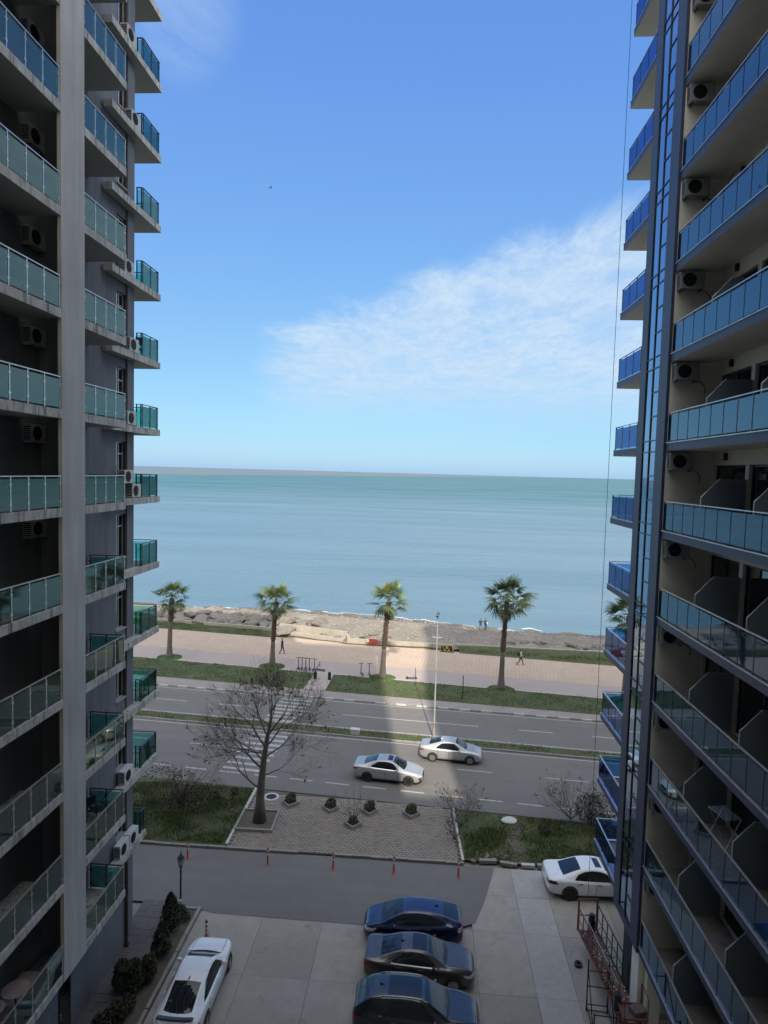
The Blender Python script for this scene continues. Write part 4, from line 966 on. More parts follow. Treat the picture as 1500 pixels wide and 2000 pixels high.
def cone(h, rad, lump=.12):
    def f(r, n):
        t = r.random(n)**.8; a = r.uniform(0, 2*PI, n); R_ = rad*(np.minimum(1, t*6))*(1-t)**.55*(1+lump*np.sin(a*3+t*9)+lump*np.sin(a*5-t*14))*r.uniform(.7, 1.06, n)
        return np.c_[R_*np.cos(a), R_*np.sin(a), .1+h*t]
    return f
def bush(name, x, y, label, cat, shape, n, size, seed, mats=(0, 1), weights=(.6, .4), stems=6, h=.8, z=.08, group=None, spread=.35):
    root = empty(name, (x, y, z), 0, label, cat, group); r = random.Random(seed)
    inst('foliage', leaf_mass(seed, n, shape, size, mats, weights), root)['kind'] = 'stuff'
    mb = MB()
    for i in range(stems):
        a = r.uniform(0, 6.28); q = r.uniform(.2, 1)*spread; mb.tube([(0.05*math.cos(a), .05*math.sin(a), 0), (q*.4*math.cos(a), q*.4*math.sin(a), h*.5), (q*math.cos(a), q*math.sin(a), h)], [.025, .018, .008], 4)
    mb.build('stem', TW, root); return root
bush('conifer', -10.95, 27.0, 'tallest dark columnar conifer in the bed beside the lantern', 'conifer', cone(1.75, .50), 2000, .07, 1, (0, 1, 2), (.65, .25, .10), 3, 1.6)
bush('conifer', -10.75, 25.55, 'dark conifer in the bed alongside the white car bonnet', 'conifer', cone(1.45, .46), 1600, .07, 2, (0, 1, 2), (.65, .25, .10), 3, 1.4)
bush('shrub', -10.85, 24.2, 'round dark shrub in the bed next to the white car doors', 'shrub', lumps([(0, 0, .45, .42), (.1, .1, .75, .3)]), 1300, .07, 3, (0, 1, 2), (.65, .25, .10))
bush('conifer', -11.35, 23.6, 'two-headed dark conifer nearest the left tower wall', 'conifer', lumps([(-.2, 0, .5, .38), (.25, 0, .5, .38), (-.2, 0, 1.0, .30), (.25, .05, 1.05, .28)]), 2400, .07, 4, (0, 1, 2), (.65, .25, .10), 3, 1.3)
bush('shrub', -10.9, 28.0, 'small green shrub at the foot of the lantern', 'shrub', lumps([(0, 0, .25, .3), (.3, -.2, .2, .25)]), 700, .05, 5, (1, 0), (.6, .4), 4, .3)
bush('shrub', -11.1, 22.2, 'dark straggly shrub low at the frame edge beside the white car boot', 'shrub', lumps([(0, 0, .4, .4), (.2, .5, .35, .3), (-.3, -.5, .4, .35)]), 1300, .07, 6, (0, 2), (.7, .3), 6, .8)
LAWN_Z = .09
bush('bush', -14.6, 37.6, 'large dark leafless bush on the left lawn beside the left tower', 'bush', lumps([(0, 0, 1.0, 1.2), (-1.5, .3, 1.1, 1.3), (1.3, -.5, .8, .9), (.2, -.9, .6, .8), (1.9, .8, .7, .7)]), 3600, .055, 7, (2, 0), (.55, .45), 40, 2.0, LAWN_Z, None, 2.2)
bush('shrub', -11.7, 39.3, 'small reddish shrub on the left lawn near the plaza kerb', 'shrub', lumps([(0, 0, .22, .26)]), 350, .05, 8, (2, 0), (.8, .2), 5, .3, LAWN_Z)
bush('shrub', -12.8, 38.6, 'small brown shrub at the middle of the left lawn', 'shrub', lumps([(0, 0, .25, .3)]), 350, .05, 9, (2, 0), (.8, .2), 5, .3, LAWN_Z)
bush('shrub', 7.6, 37.0, 'low brown shrub in the middle of the right lawn', 'shrub', lumps([(0, 0, .25, .32), (.25, 0, .2, .22)]), 380, .05, 10, (2, 0), (.7, .3), 5, .3, LAWN_Z)
def twiggy(name, x, y, h, label, seed, n=9, spread=.8, z=.08, leaves=0, depth=2):
    r = random.Random(seed); limbs = []
    for i in range(n):
        a = i*2.4+r.uniform(-.3, .3); limbs.append((.2, (math.cos(a)*spread, math.sin(a)*spread, 1), h*.42, .022))
    return bare_tree(name, x, y, limbs, [(0, 0, 0), (0, 0, .12), (0, 0, .2)], label, 'shrub', seed, leaves, depth, .05, .05, z, .12, .2)
twiggy('bare_shrub', -3.7, 36.75, 2.2, 'pale leafless shrub growing from the nearest plaza planter', 21, 9, .55, .2, 0, 2)
twiggy('bare_shrub', 2.75, 37.3, 2.3, 'brown leafless shrub at the right kerb of the plaza', 22, 14, .9, .08, 60, 3)
twiggy('bare_shrub', 2.3, 35.9, 1.1, 'low leafless shrub against the plaza right kerb', 23, 8, .9, .08, 30, 2)
twiggy('bare_shrub', 9.6, 38.8, 2.6, 'wide leafless shrub beside the right tower at the road edge', 24, 16, 1.1, .08, 120, 3)
bush('bush', 10.6, 38.3, 'dense dark bush with pale seed heads beside the right tower', 'bush', lumps([(0, 0, 1.0, .9), (.7, -.2, 1.2, .9), (.5, -1, .7, .6)]), 2600, .06, 25, (0, 2, 3), (.55, .35, .10), 16, 1.6, .08, None, 1.0)
for i, (x, y, lab) in enumerate([(-7.93, 38.6, 'leftmost plaza planter, nearest the bare tree, with a low bush'), (-5.32, 38.3, 'plaza planter with a low brownish bush, second from the bare tree'), (-2.86, 38.25, 'plaza planter right behind the pale leafless shrub'), (-.26, 38.2, 'rightmost plaza planter with a rounded green bush'), (-3.7, 36.65, 'nearest plaza planter, with the pale leafless shrub in it')]):
    p = empty('planter', (x, y, .05), PI/4, 'low square concrete '+lab, 'planter', 'planters on the plaza')
    for cx, cy, sx, sy in ((0, -.36, .80, .08), (0, .36, .80, .08), (-.36, 0, .08, .64), (.36, 0, .08, .64)): MB().obox((cx, cy, .11), (sx, sy, .22)).build('kerb_stone', M['kerb'], p)
    MB().box(-.32, .32, -.32, .32, .0, .17).build('soil', M['soil'], p)
    if i < 4: bush('shrub', x, y, ['sparse olive shrub in the planter nearest the bare tree', 'brownish shrub in the second planter from the bare tree', 'olive shrub in the planter behind the pale leafless shrub', 'rounded green shrub in the rightmost plaza planter'][i], 'shrub', lumps([(0, 0, .2, .34), (.12, .05, .35, .22)]), 700, .055, 30+i, (1, 2, 3), ((.45, .25, .3), (.3, .5, .2), (.5, .2, .3), (.6, .05, .35))[i], 4, .3, .2)
    else: bush('shrub', x, y, 'low tuft of leaves at the foot of the pale leafless shrub', 'shrub', lumps([(0, 0, .15, .28)]), 400, .05, 34, (1, 3), (.6, .4), 4, .2, .2)

# ------------------------------------------------------------------ street furniture
RED = simple('faded_red_plastic', (.50, .075, .045), .5, 0, .15, 5); WHT = simple('reflective_white', (.62, .62, .60), .4)
def bollard(x, y, label, stripes=2, z=.01, h=.95):
    r = empty('bollard', (x, y, z), random.uniform(0, 6), label, 'bollard', 'red flexible bollards in the yard')
    MB().lathe([(.11, 0), (.10, .03), (.055, .05)], 14).build('base', RED if stripes < 3 else M['blk'], r)
    MB().lathe([(.052, .05), (.050, h-.04), (.04, h)], 12).build('post', RED, r)
    for i in range(stripes): MB().lathe([(.0535, h-.22-.2*i), (.0532, h-.12-.2*i)], 12).build('band', WHT, r)
    if stripes == 3: MB().lathe([(.0545, h-.1), (.052, h-.005)], 12).build('cap', M['blk'], r)
for i, (x, y, lab) in enumerate([(-12.24, 32.45, 'leftmost in the row, beside the left lawn kerb'), (-7.84, 32.45, 'before the plaza kerb, below the bare tree'), (-4.28, 32.38, 'at the middle of the plaza front'), (-1.05, 32.42, 'before the right part of the plaza'), (2.36, 32.45, 'at the plaza right corner')]):
    bollard(x, y, 'slim red bollard with white bands, '+lab)
bollard(-9.27, 26.95, 'red and white bollard with a black top standing ahead of the parked white car', 3, .0, .8)
# classic lantern
ln = empty('street_lantern', (-11.02, 28.35, .08), .3, 'black old-style lantern on a slim post in the planting bed', 'street lamp')
MB().lathe([(.12, 0), (.12, .25), (.06, .35), (.045, .5), (.04, 1.9), (.06, 1.95), (.04, 2.0), (.035, 2.25)], 12).build('post', M['blk'], ln)
MB().lathe([(.09, 2.26), (.15, 2.62)], 6).build('lamp_glass', simple('frosted_lamp_glass', (.5, .5, .48), .3), ln)
h = MB().lathe([(.19, 2.63), (.17, 2.66), (.06, 2.80), (.03, 2.86), (.012, 3.0)], 6).lathe([(.10, 2.22), (.10, 2.258)], 6)
for i in range(6):
    a = i*PI/3; h.tube([(.092*math.cos(a), .092*math.sin(a), 2.26), (.155*math.cos(a), .155*math.sin(a), 2.63)], .012, 4)
h.build('lantern_frame', M['blk'], ln); MB().box(-.05, .05, -.13, -.05, .42, .62).build('meter_box', M['white_trim'], ln)
# tall mast in the median
lp = empty('lamp_post', (1.28, 49.7, .12), math.radians(-5), 'tall slim white lamp post standing on the road median', 'street lamp')
pole = simple('galvanised_white', (.40, .40, .395), .5, .3, .1)
MB().lathe([(.16, 0), (.16, .04), (.075, .06), (.07, 1.2), (.05, 5.6), (.035, 10.1)], 12).build('pole', pole, lp, smooth=False)
MB().lathe([(.078, .85), (.078, 1.3)], 12).build('rusty_band', simple('rusty_paint', (.30, .20, .15), .8), lp)
MB().tube([(0, -.35, 9.95), (0, .35, 9.95)], .03, 6).build('arm', pole, lp)
for s in (-1, 1): MB().obox((0, .48*s, 9.98), (.20, .42, .09), 0, 0, .06*s).build('luminaire', M['dkmetal'], lp)
MB().tube([(-.4, 0, 8.2), (.4, 0, 8.2)], .02, 6).build('bracket', pole, lp); MB().lathe([(.085, 5.45), (.085, 5.6)], 10).build('collar', M['cap_r'], lp)
r = empty('signpost', (4.09, 58.85, .15), 0, 'thin dark post standing in the roadside grass right of the tall lamp post', 'post'); MB().lathe([(.045, 0), (.04, 2.2), (.05, 2.21), (.05, 2.26)], 8).build('post', M['dkmetal'], r)
for x, y, lab in ((-9.1, 62.6, 'dark stubby bollard beside the lawn path, at its far end on the right'), (-10.55, 62.6, 'dark stubby bollard beside the lawn path, at its far end on the left')):
    r = empty('path_bollard', (x, y, .16), 0, lab, 'bollard', 'bollards beside the lawn path'); MB().lathe([(.16, 0), (.15, .5), (.18, .55), (.12, .75), (.02, .8)], 10).build('post', M['dkmetal'], r)
r = empty('utility_box', (-5.05, 49.75, .13), -.09, 'small pale concrete box in the median grass', 'box'); MB().box(-.34, .34, -.2, .2, 0, .36).box(-.38, .38, -.24, .24, .361, .42).build('casing', M['kerb_pale'], r)
r = empty('manhole', (-9.33, 39.35, .06), 0, 'round manhole with a pale concrete ring beside the bare tree', 'manhole'); MB().lathe([(.50, 0), (.50, .02), (.34, .022), (.34, 0)], 24).build('ring', M['kerb_pale'], r); MB().lathe([(.335, 0), (.335, .018), (.001, .019)], 24).build('lid', M['dkmetal'], r)
r = empty('concrete_disc', (5.72, 38.1, .09), .3, 'pale round concrete slab lying on the right lawn', 'slab'); 
d = MB().lathe([(.46, 0), (.47, .09), (.42, .12), (.001, .13)], 14); d.v = [(x*1.05, y*(.85+.1*math.sin(x*5)), z) for x, y, z in d.v]; d.build('slab', M['kerb_pale'], r)
for i, (x, y, a, lab) in enumerate([(4.05, 33.9, .1, 'broken pale kerb stone at the yard side, nearest the plaza'), (5.15, 33.75, -.12, 'pale kerb stone lying in front of the worn path'), (6.2, 33.72, .05, 'whitest loose kerb stone in the broken row before the right lawn'), (7.4, 33.75, -.02, 'long kerb stone in the broken row left of the white saloon')]):
    o = MB().obox((0, 0, .07), ((.95, .9, .7, 1.4)[i], .2, .18)).build('loose_kerb_stone', M['kerb_pale' if i == 2 else 'kerb'], None, (x, y, .03)); o.rotation_euler = (.03, .02, a); tag(o, lab, 'kerb stone', 'broken kerb before the right lawn')
for i in range(26):
    x, y = random.uniform(2.9, 9), random.uniform(33.8, 34.7)
    o = inst('rubble', RM[i % 7], None, (x, y, .1)); s = random.uniform(.05, .14); o.scale = (s, s, s); o.rotation_euler = (0, 0, random.uniform(0, 6)); tag(o, 'small lump of rubble at the near edge of the right lawn', 'rubble', 'rubble along the right lawn')
# bike rack and red board on the sea wall
YEL = simple('yellow_paint', (.55, .40, .03), .45)
r = empty('bike_rack', (3.15, 74.6, .16), -.08, 'yellow and black zigzag bike rack by the sea wall end', 'bike rack')
m = MB()
for i in range(3): m.tube([(-.85+.55*i, 0, 0), (-.60+.55*i, .02, .95), (-.30+.55*i, 0, 0)], .05, 6)
m.build('frame', YEL, r); m = MB()
for i in range(2): m.lathe([(.30, -.02), (.33, 0), (.30, .02)], 18, (-.45+.8*i, .20, .34), 0, 'y')
m.tube([(-.85, -.1, .05), (.85, -.1, .05)], .05, 5).build('base', M['blk'], r)
r = empty('red_board', (-5.9, 76.0, .2), -.05, 'small red and white board leaning on the sea wall left of the sunlit palm', 'sign'); MB().box(-.62, .62, 0, .05, .12, .72).build('board', RED, r); MB().box(-.66, -.40, -.01, -.001, .3, .7).build('label_patch', WHT, r)
# scooters
def scooter(x, y, rz, label, tilt=0):
    r = empty('scooter', (x, y, .15), rz, label, 'scooter', 'electric scooters on the promenade'); r.rotation_euler = (tilt, 0, rz)
    MB().box(-.36, .30, -.08, .08, .11, .16).build('deck', M['blk'], r)
    MB().tube([(.30, 0, .15), (.46, 0, .22), (.40, 0, 1.08)], .038, 6).build('stem', M['dkmetal'], r)
    MB().tube([(.39, -.26, 1.10), (.40, 0, 1.12), (.39, .26, 1.10)], .032, 6).build('handlebar', M['blk'], r)
    for xx in (-.44, .47): MB().lathe([(.06, -.025), (.115, -.02), (.115, .02), (.06, .025)], 14, (xx, 0, .115), 0, 'y').build('wheel', M['blk'], r)
    MB().box(-.52, -.36, -.04, .04, .20, .25).build('mudguard', M['dkmetal'], r); return r
sc0 = scooter(-12.9, 65.6, 1.7, 'dark scooter at the left end of the tight parked row')
for i, lab in enumerate(['second dark scooter from the left in the parked row', 'middle dark scooter of the tight parked row', 'fourth dark scooter from the left in the parked row']):
    copy_tree(sc0, (-12.5+.42*i, 65.55-.05*i, .15), 1.7+.05*i, lab)
copy_tree(sc0, (-11.2, 65.3, .15), 1.5, 'dark scooter at the right end of the standing row')
f = copy_tree(sc0, (-10.5, 65.1, .15), 2.95, 'dark scooter lying over at the right of the parked row'); f.rotation_euler = (1.2, 0, 2.95); f.location.z = .22
copy_tree(sc0, (-6.0, 64.6, .15), 1.9, 'left one of the pair of scooters beside the sunlit palm')
copy_tree(sc0, (-5.2, 64.55, .15), 1.75, 'right one of the pair of scooters beside the sunlit palm')
copy_tree(sc0, (-.85, 64.0, .15), .05, 'lone scooter side-on between the sunlit palm and the lamp post')
# gull
gm = simple('gull_feather', (.12, .12, .13), .7)
b = empty('bird', (-19.3, 75.9, 54.3), .6, 'small dark gull gliding high over the sea', 'bird'); b.scale = (.62, .62, .62); MB().ball((0, 0, 0), (.30, .09, .09), 10, 6).ball((.30, 0, .03), (.09, .06, .06), 8, 5).add([(-.28, -.03, 0), (-.28, .03, 0), (-.50, .10, 0), (-.50, -.10, 0)], [(0, 1, 2, 3)]).build('body', gm, b)
for s in (-1, 1): MB().add([(.12, .05*s, .03), (.10, .40*s, .16), (-.02, .85*s, .08), (-.08, .42*s, .14), (-.14, .05*s, .03), (.1, .4*s, .18)], [(0, 1, 3, 4), (1, 2, 3), (0, 4, 3, 1), (1, 3, 2)]).build('wing', gm, b)

# ------------------------------------------------------------------ suspended platform and its ropes
cr = empty('suspended_platform', (7.6, 25.6, 0), 0, 'rusty red suspended work platform with mesh deck and guard rails, parked by the right tower', 'platform')
RUST = ground_mat('rusty_red_steel', (.17, .045, .035), (.25, .10, .075), 6, 20, .8, .4, .5, (.09, .045, .03)); DECK = ground_mat('rusted_mesh_deck', (.085, .070, .066), (.16, .12, .11), 7, 25, .9, .6, .5, (.25, .23, .21))
ang = -math.radians(7)
def cpt(s, t, z):            # s along the deck (0 far end .. 1 near), t across -.5...5
    ax, ay, bx_, by_ = 7.88, 27.85, 8.28, 23.4
    ux, uy = bx_-ax, by_-ay; L = math.hypot(ux, uy); nx, ny = -uy/L, ux/L
    return (ax+ux*s+nx*t-7.6, ay+uy*s+ny*t-25.6, z)
dk = MB(); nn = 44
for i in range(nn):
    a, b = i/nn+.002, (i+1)/nn-.004; z = .98+random.uniform(-.006, .006)
    p = [cpt(a, -.40, z), cpt(a, .40, z), cpt(b, .40, z), cpt(b, -.40, z)]; dk.add(p+[(x, y, zz-.03) for x, y, zz in p], [(0, 1, 2, 3), (7, 6, 5, 4), (0, 4, 5, 1), (2, 6, 7, 3), (1, 5, 6, 2), (3, 7, 4, 0)])
dk.build('deck', DECK, cr)
for t, hh in ((-.42, 1.0), (.42, 1.15)):
    m = MB(); m.tube([cpt(0, t, .96), cpt(1, t, .96)], .045, 5); m.tube([cpt(0, t, .96+hh), cpt(1, t, .96+hh)], .028, 5); m.tube([cpt(0, t, .96+hh*.5), cpt(1, t, .96+hh*.5)], .02, 5)
    for i in range(9): m.tube([cpt(i/8, t, .96), cpt(i/8, t, .96+hh)], .024, 5)
    for i in range(8): m.tube([cpt(i/8, t, .98), cpt((i+1)/8, t, .96+hh*.5)], .014, 4)
    m.build('guard_rail', RUST if t < 0 else M['dkmetal'], cr)
m = MB()
for t in (-.42, .42): m.tube([cpt(-.02, t, .9), cpt(-.02, t, 2.35)], .05, 5)
m.tube([cpt(-.02, -.45, 2.35), cpt(-.02, .45, 2.35)], .04, 5); m.tube([cpt(-.02, -.42, 1.6), cpt(-.02, .42, 1.6)], .028, 5); m.tube([cpt(.06, -.42, 1.95), cpt(-.02, -.42, 1.95)], .03, 5)
m.build('end_frame', RUST, cr)
m = MB().obox(cpt(.05, .08, 1.35), (.22, .26, .55), .1); m.lathe([(.10, -.2), (.14, -.12), (.14, .12), (.10, .2)], 10, cpt(.05, .08, 1.68), 0, 'z'); m.build('hoist', M['blk'], cr)
MB().obox(cpt(1.1, -.05, 1.46), (.86, .70, .04), -.09).build('near_deck', DECK, cr)
m = MB().obox(cpt(1.1, -.05, .75), (.80, .6, .12), -.09)
for dx_, dy_, a_, b_ in ((0, .36, .9, .05), (0, -.36, .9, .05), (.43, 0, .05, .67), (-.43, 0, .05, .67), (.1, .05, .05, .67)): q = cpt(1.1, -.05, 1.5); m.obox((q[0]+dx_, q[1]+dy_, q[2]), (a_, b_, .09))
for dx_ in (-.42, .42): q = cpt(1.1, -.05, 1.5); m.tube([(q[0]+dx_, q[1]-.36, 1.5), (q[0]+dx_, q[1]-.36, 2.3), (q[0]+dx_, q[1]+.36, 2.3), (q[0]+dx_, q[1]+.36, 1.5)], .022, 5)
for a, b in ((-.4, -.3), (.35, -.3), (-.4, .3), (.35, .3)): q = cpt(1.1, 0, 0); m.tube([(q[0]+a, q[1]+b, .1), (q[0]+a, q[1]+b, 1.5)], .05, 5)
m.build('near_frame', RUST, cr)
MB().obox(cpt(1.0, -.46, 1.5), (.24, .2, .62), -.09).build('control_box', M['rail_dk'], cr)
MB().obox(cpt(1.12, .1, 1.62), (.5, .4, .2), .3).build('tool_heap', DECK, cr)
MB().tube([cpt(.05, -.35, 2.0), cpt(.25, -.2, 1.75), cpt(.72, .1, 1.15)], .014, 5).build('plank_pole', M['rail_l'], cr)
m = MB()
for i in range(120):
    q = cpt(random.random(), random.uniform(-.36, .36), .99); s = random.uniform(.015, .05); m.obox((q[0], q[1], q[2]+s*.3), (s*2, s, s*.6), random.uniform(0, 3))
o = m.build('debris', simple('mortar_crumbs', (.42, .38, .36), .9), cr); o['kind'] = 'stuff'
tr = empty('trestle', (7.45, 24.4, 0), -.06, 'thin dark tubular trestle standing beside the rusty work platform', 'trestle')
m = MB()
for x, y in ((-.42, .12), (.38, .12), (-.42, -1.25), (.38, -1.25)): m.tube([(x, y, 0), (x, y, 2.15 if y > 0 else 1.1)], .028, 6)
m.build('upright', M['dkmetal'], tr)
m = MB()
for y in (.12, -1.25):
    for z in (.06, .30, 1.05): m.tube([(-.45, y, z), (.42, y, z)], .022, 5)
m.tube([(-.42, .12, 1.7), (.38, .12, 1.7)], .022, 5)
for x in (-.42, .38): m.tube([(x, .12, .3), (x, -1.25, .3)], .02, 5).tube([(x, .12, 1.9), (x, -1.25, .2)], .02, 5)
m.build('brace', M['dkmetal'], tr)
rp = empty('hoist_rope', (7.84, 28.0, 0), 0, 'long thin rope running down from the right tower roof to the platform', 'rope')
MB().tube([(.02, 0, 2.2), (.0, 0, 20), (.03, 0, 40), (0, 0, 47.5)], .011, 5).build('rope', M['dkmetal'], rp)
rp = empty('hoist_rope', (8.6, 24.6, 0), 0, 'pair of thin ropes hanging to the near end of the rusty platform', 'rope')
MB().tube([(-.05, -.1, 1.6), (-.02, 0, 3.4)], .009, 4).tube([(.06, -.1, 1.6), (.08, 0, 3.4)], .009, 4).build('rope', M['dkmetal'], rp)
r = empty('condenser_box', (9.35, 24.9, 0), -.05, 'dark square cabinet on a pale plinth at the foot of the right tower', 'cabinet'); MB().box(-.32, .32, -.4, .35, .3, 1.1).build('cabinet', M['rail_dk'], r); MB().box(-.42, .42, -.5, .42, 0, .299).build('plinth', M['kerb'], r); MB().lathe([(.22, 1.101), (.22, 1.13), (.001, 1.131)], 14).build('fan_cap', M['blk'], r)
r = empty('grey_cabinet', (9.38, 23.6, 0), .04, 'long pale grey metal cabinet beside the near end of the rusty platform', 'cabinet'); MB().box(-.24, .24, -.5, .5, 0, 1.1).build('cabinet', M['cap_r'], r); MB().box(-.27, .27, -.53, .53, 1.101, 1.14).build('lid', M['frame_wh'], r)
o = MB().lathe([(.19, 0), (.23, .03), (.25, .16), (.19, .2), (.12, .17), (.12, .03)], 16).build('hose_coil', M['blk'], None, (7.28, 26.9, .01)); o.scale = (.7, .7, .8); tag(o, 'dark coiled hose on the concrete left of the rusty platform', 'hose')

# ------------------------------------------------------------------ cars
CG = NT('car_glass'); CG.col((.012, .016, .018)); CG.rough(.03); CG.b.inputs['Specular IOR Level'].default_value = .6; M['car_glass'] = CG.m
TYRE = simple('tyre_rubber', (.022, .022, .023), .85, 0, .2, 6); RIM = simple('alloy_rim', (.34, .345, .355), .3, .8, .1); RIMB = simple('black_rim', (.02, .02, .021), .35, .3)
TAIL = simple('red_tail_lens', (.28, .012, .014), .15, 0, .2, 8); HEAD = simple('clear_head_lens', (.55, .57, .60), .08, .2, .15, 9); TRIM = simple('black_car_trim', (.014, .014, .015), .45); CHROME = simple('chrome_strip', (.7, .7, .7), .15, 1.0, .05)
PLATE = simple('white_number_plate', (.62, .63, .64), .5, 0, .05)
def interp(tab, x):
    """smooth curve through control points (monotone cubic)"""
    xs_ = [p[0] for p in tab]; ys_ = [p[1] for p in tab]
    if x <= xs_[0]: return ys_[0]
    if x >= xs_[-1]: return ys_[-1]
    i = max(j for j in range(len(xs_)-1) if xs_[j] <= x)
    def slope(k):
        if k <= 0 or k >= len(xs_)-1: 
            k = min(max(k, 0), len(xs_)-2); return (ys_[k+1]-ys_[k])/(xs_[k+1]-xs_[k])
        a = (ys_[k]-ys_[k-1])/(xs_[k]-xs_[k-1]); b = (ys_[k+1]-ys_[k])/(xs_[k+1]-xs_[k]); return 0 if a*b <= 0 else 2*a*b/(a+b)
    h = xs_[i+1]-xs_[i]; t = (x-xs_[i])/h; m0, m1 = slope(i)*h, slope(i+1)*h
    return (2*t**3-3*t*t+1)*ys_[i]+(t**3-2*t*t+t)*m0+(-2*t**3+3*t*t)*ys_[i+1]+(t**3-t*t)*m1
def polyl(pts, n):
    d = [0]; 
    for a, b in zip(pts, pts[1:]): d.append(d[-1]+math.dist(a, b))
    out = []
    for i in range(n+1):
        t = d[-1]*i/n; j = max(k for k in range(len(d)-1) if d[k] <= t+1e-9); f = (t-d[j])/max(1e-9, d[j+1]-d[j]); out.append(tuple(a+(b-a)*f for a, b in zip(pts[j], pts[j+1])))
    return out
def car(name, label, x, y, rz, P, body, rim=RIM, cat='car', roof=None, plate=True, plate_front=False):
    L, Wd, H = P['L'], P['W'], P['H']; hl = L/2; w0 = Wd/2
    root = empty(name, (x, y, .012), rz, label, cat, P.get('group'))
    ns, stations = 84, []
    for i in range(ns+1):
        u = -1+2*i/ns; stations.append(hl*(math.sin(u*PI/2)*.55+u*.45))
    top, belt, wid, wr, zb = P['top'], P['belt'], P['wid'], P['wr'], P['zb']
    verts, m = [], 0; rows = []
    for sx in stations:
        u = sx/hl; zt = interp(top, u); zs = min(interp(belt, u), zt-.012); w = w0*interp(wid, u); wt = w0*interp(wr, u); b = interp(zb, u)
        g = max(0., zt-zs)                                   # rise of roof above belt
        mid = b+(zs-b)*.52
        ctl = [(0, b), (w*.55, b), (w*.90, b+.015), (w*.965, b+.07), (w*.985, b+(zs-b)*.28), (w, mid), (w*.988, zs-.10), (w*.965, zs-.035), (w*.935, zs+.0)]
        hoodish = 1-min(1, g/.25)
        q = w*.90*hoodish+(w*.905)*(1-hoodish)
        ctl += [(q, zs+min(.02, g*.3))]
        wt_ = wt if g > .25 else wt*(g/.25)+w*.80*(1-g/.25)
        ctl += [(q+(wt_-q)*.5+.012*(1-hoodish), zs+g*.5+(.01*hoodish)), (wt_+.012, zs+g*.86), (wt_-.035, zs+g*.95), (wt_*.78, zt-.012*min(1, g/.2+.3)), (wt_*.4, zt-.002), (0, zt)]
        rows.append(ctl)
    nc = len(rows[0]); V = []
    for sx, ctl in zip(stations, rows):
        for yy, z in ctl: V.append((sx, yy, z))
        for yy, z in ctl[-2:0:-1]: V.append((sx, -yy, z))
    n = nc+nc-2; Fc = []
    for i in range(ns):
        for j in range(n):
            k = (j+1) % n; Fc.append((i*n+j, i*n+k, (i+1)*n+k, (i+1)*n+j))
    Fc.append(tuple(range(n-1, -1, -1))); Fc.append(tuple(ns*n+j for j in range(n)))
    bm = bmesh.new(); bv = [bm.verts.new(v) for v in V]
    for f in Fc:
        try: bm.faces.new([bv[i] for i in f])
        except ValueError: pass
    bmesh.ops.remove_doubles(bm, verts=bm.verts, dist=.0004); bmesh.ops.recalc_face_normals(bm, faces=bm.faces)
    me = bpy.data.meshes.new('body'); bm.to_mesh(me); me.materials.append(body); me.polygons.foreach_set('use_smooth', [len(p.vertices) < 6 for p in me.polygons])
    bvh = BVHTree.FromBMesh(bm); bm.free()
    inst('body', me, root)
    def patch(nm, lo, hi, view, m, off=.006, nu=14, nv=6, parent=root, smooth=True):
        """a thin skin laid on the body; lo / hi are its two long edges in the view plane"""
        a, c = polyl(lo, nu), polyl(hi, nu); vs, ok = [], True
        for i in range(nu+1):
            for j in range(nv+1):
                t = j/nv; p, q = a[i][0]+(c[i][0]-a[i][0])*t, a[i][1]+(c[i][1]-a[i][1])*t
                if view == 'l': o, d = Vector((p, 3, q)), Vector((0, -1, 0))
                elif view == 'r': o, d = Vector((p, -3, q)), Vector((0, 1, 0))
                elif view == 't': o, d = Vector((p, q, 4)), Vector((0, 0, -1))
                elif view == 'f': o, d = Vector((5, p, q)), Vector((-1, 0, 0))
                else: o, d = Vector((-5, p, q)), Vector((1, 0, 0))
                h, nrm, _, _ = bvh.ray_cast(o, d)
                if h is None: h, nrm, _, _ = bvh.find_nearest(o+d*((3 if view in 'lr' else 4 if view == 't' else 5)-.6))
                if nrm.dot(d) > 0: nrm = -nrm
                vs.append(h+nrm*off)
        mb = MB(); N1 = nv+1; fs = [(i*N1+j, (i+1)*N1+j, (i+1)*N1+j+1, i*N1+j+1) for i in range(nu) for j in range(nv)]
        mb.add(vs, fs); me2 = mb.mesh(nm, m, smooth)
        bmm = bmesh.new(); bmm.from_mesh(me2); bmesh.ops.recalc_face_normals(bmm, faces=bmm.faces)
        c0 = sum((f.normal for f in bmm.faces), Vector()); dirn = {'l': Vector((0, 1, 0)), 'r': Vector((0, -1, 0)), 't': Vector((0, 0, 1)), 'f': Vector((1, 0, 0)), 'b': Vector((-1, 0, 0))}[view]
        if c0.dot(dirn) < 0: bmesh.ops.reverse_faces(bmm, faces=bmm.faces)
        bmm.to_mesh(me2); bmm.free(); return inst(nm, me2, parent)
    for s in ('l', 'r'):
        for lo, hi in P['side_glass']: patch('side_window', [(a*hl, b) for a, b in lo], [(a*hl, b) for a, b in hi], s, M['car_glass'], .006, 20, 6)
        for xx in P['wheels']:                                  # dark wheel arch
            R_ = P['wr_']+.065; arc_hi = [(xx*hl+R_*math.cos(PI-PI*i/16), P['wr_']+R_*math.sin(PI*i/16)*1.0) for i in range(17)]
            patch('wheel_arch', [(a, P['wr_']-.12) for a, b in arc_hi], arc_hi, s, TRIM, .004, 16, 5)
        for lo, hi, nm, m in P.get('lamps_side', []): patch(nm, [(a*hl, b) for a, b in lo], [(a*hl, b) for a, b in hi], s, m, .007, 8, 4)
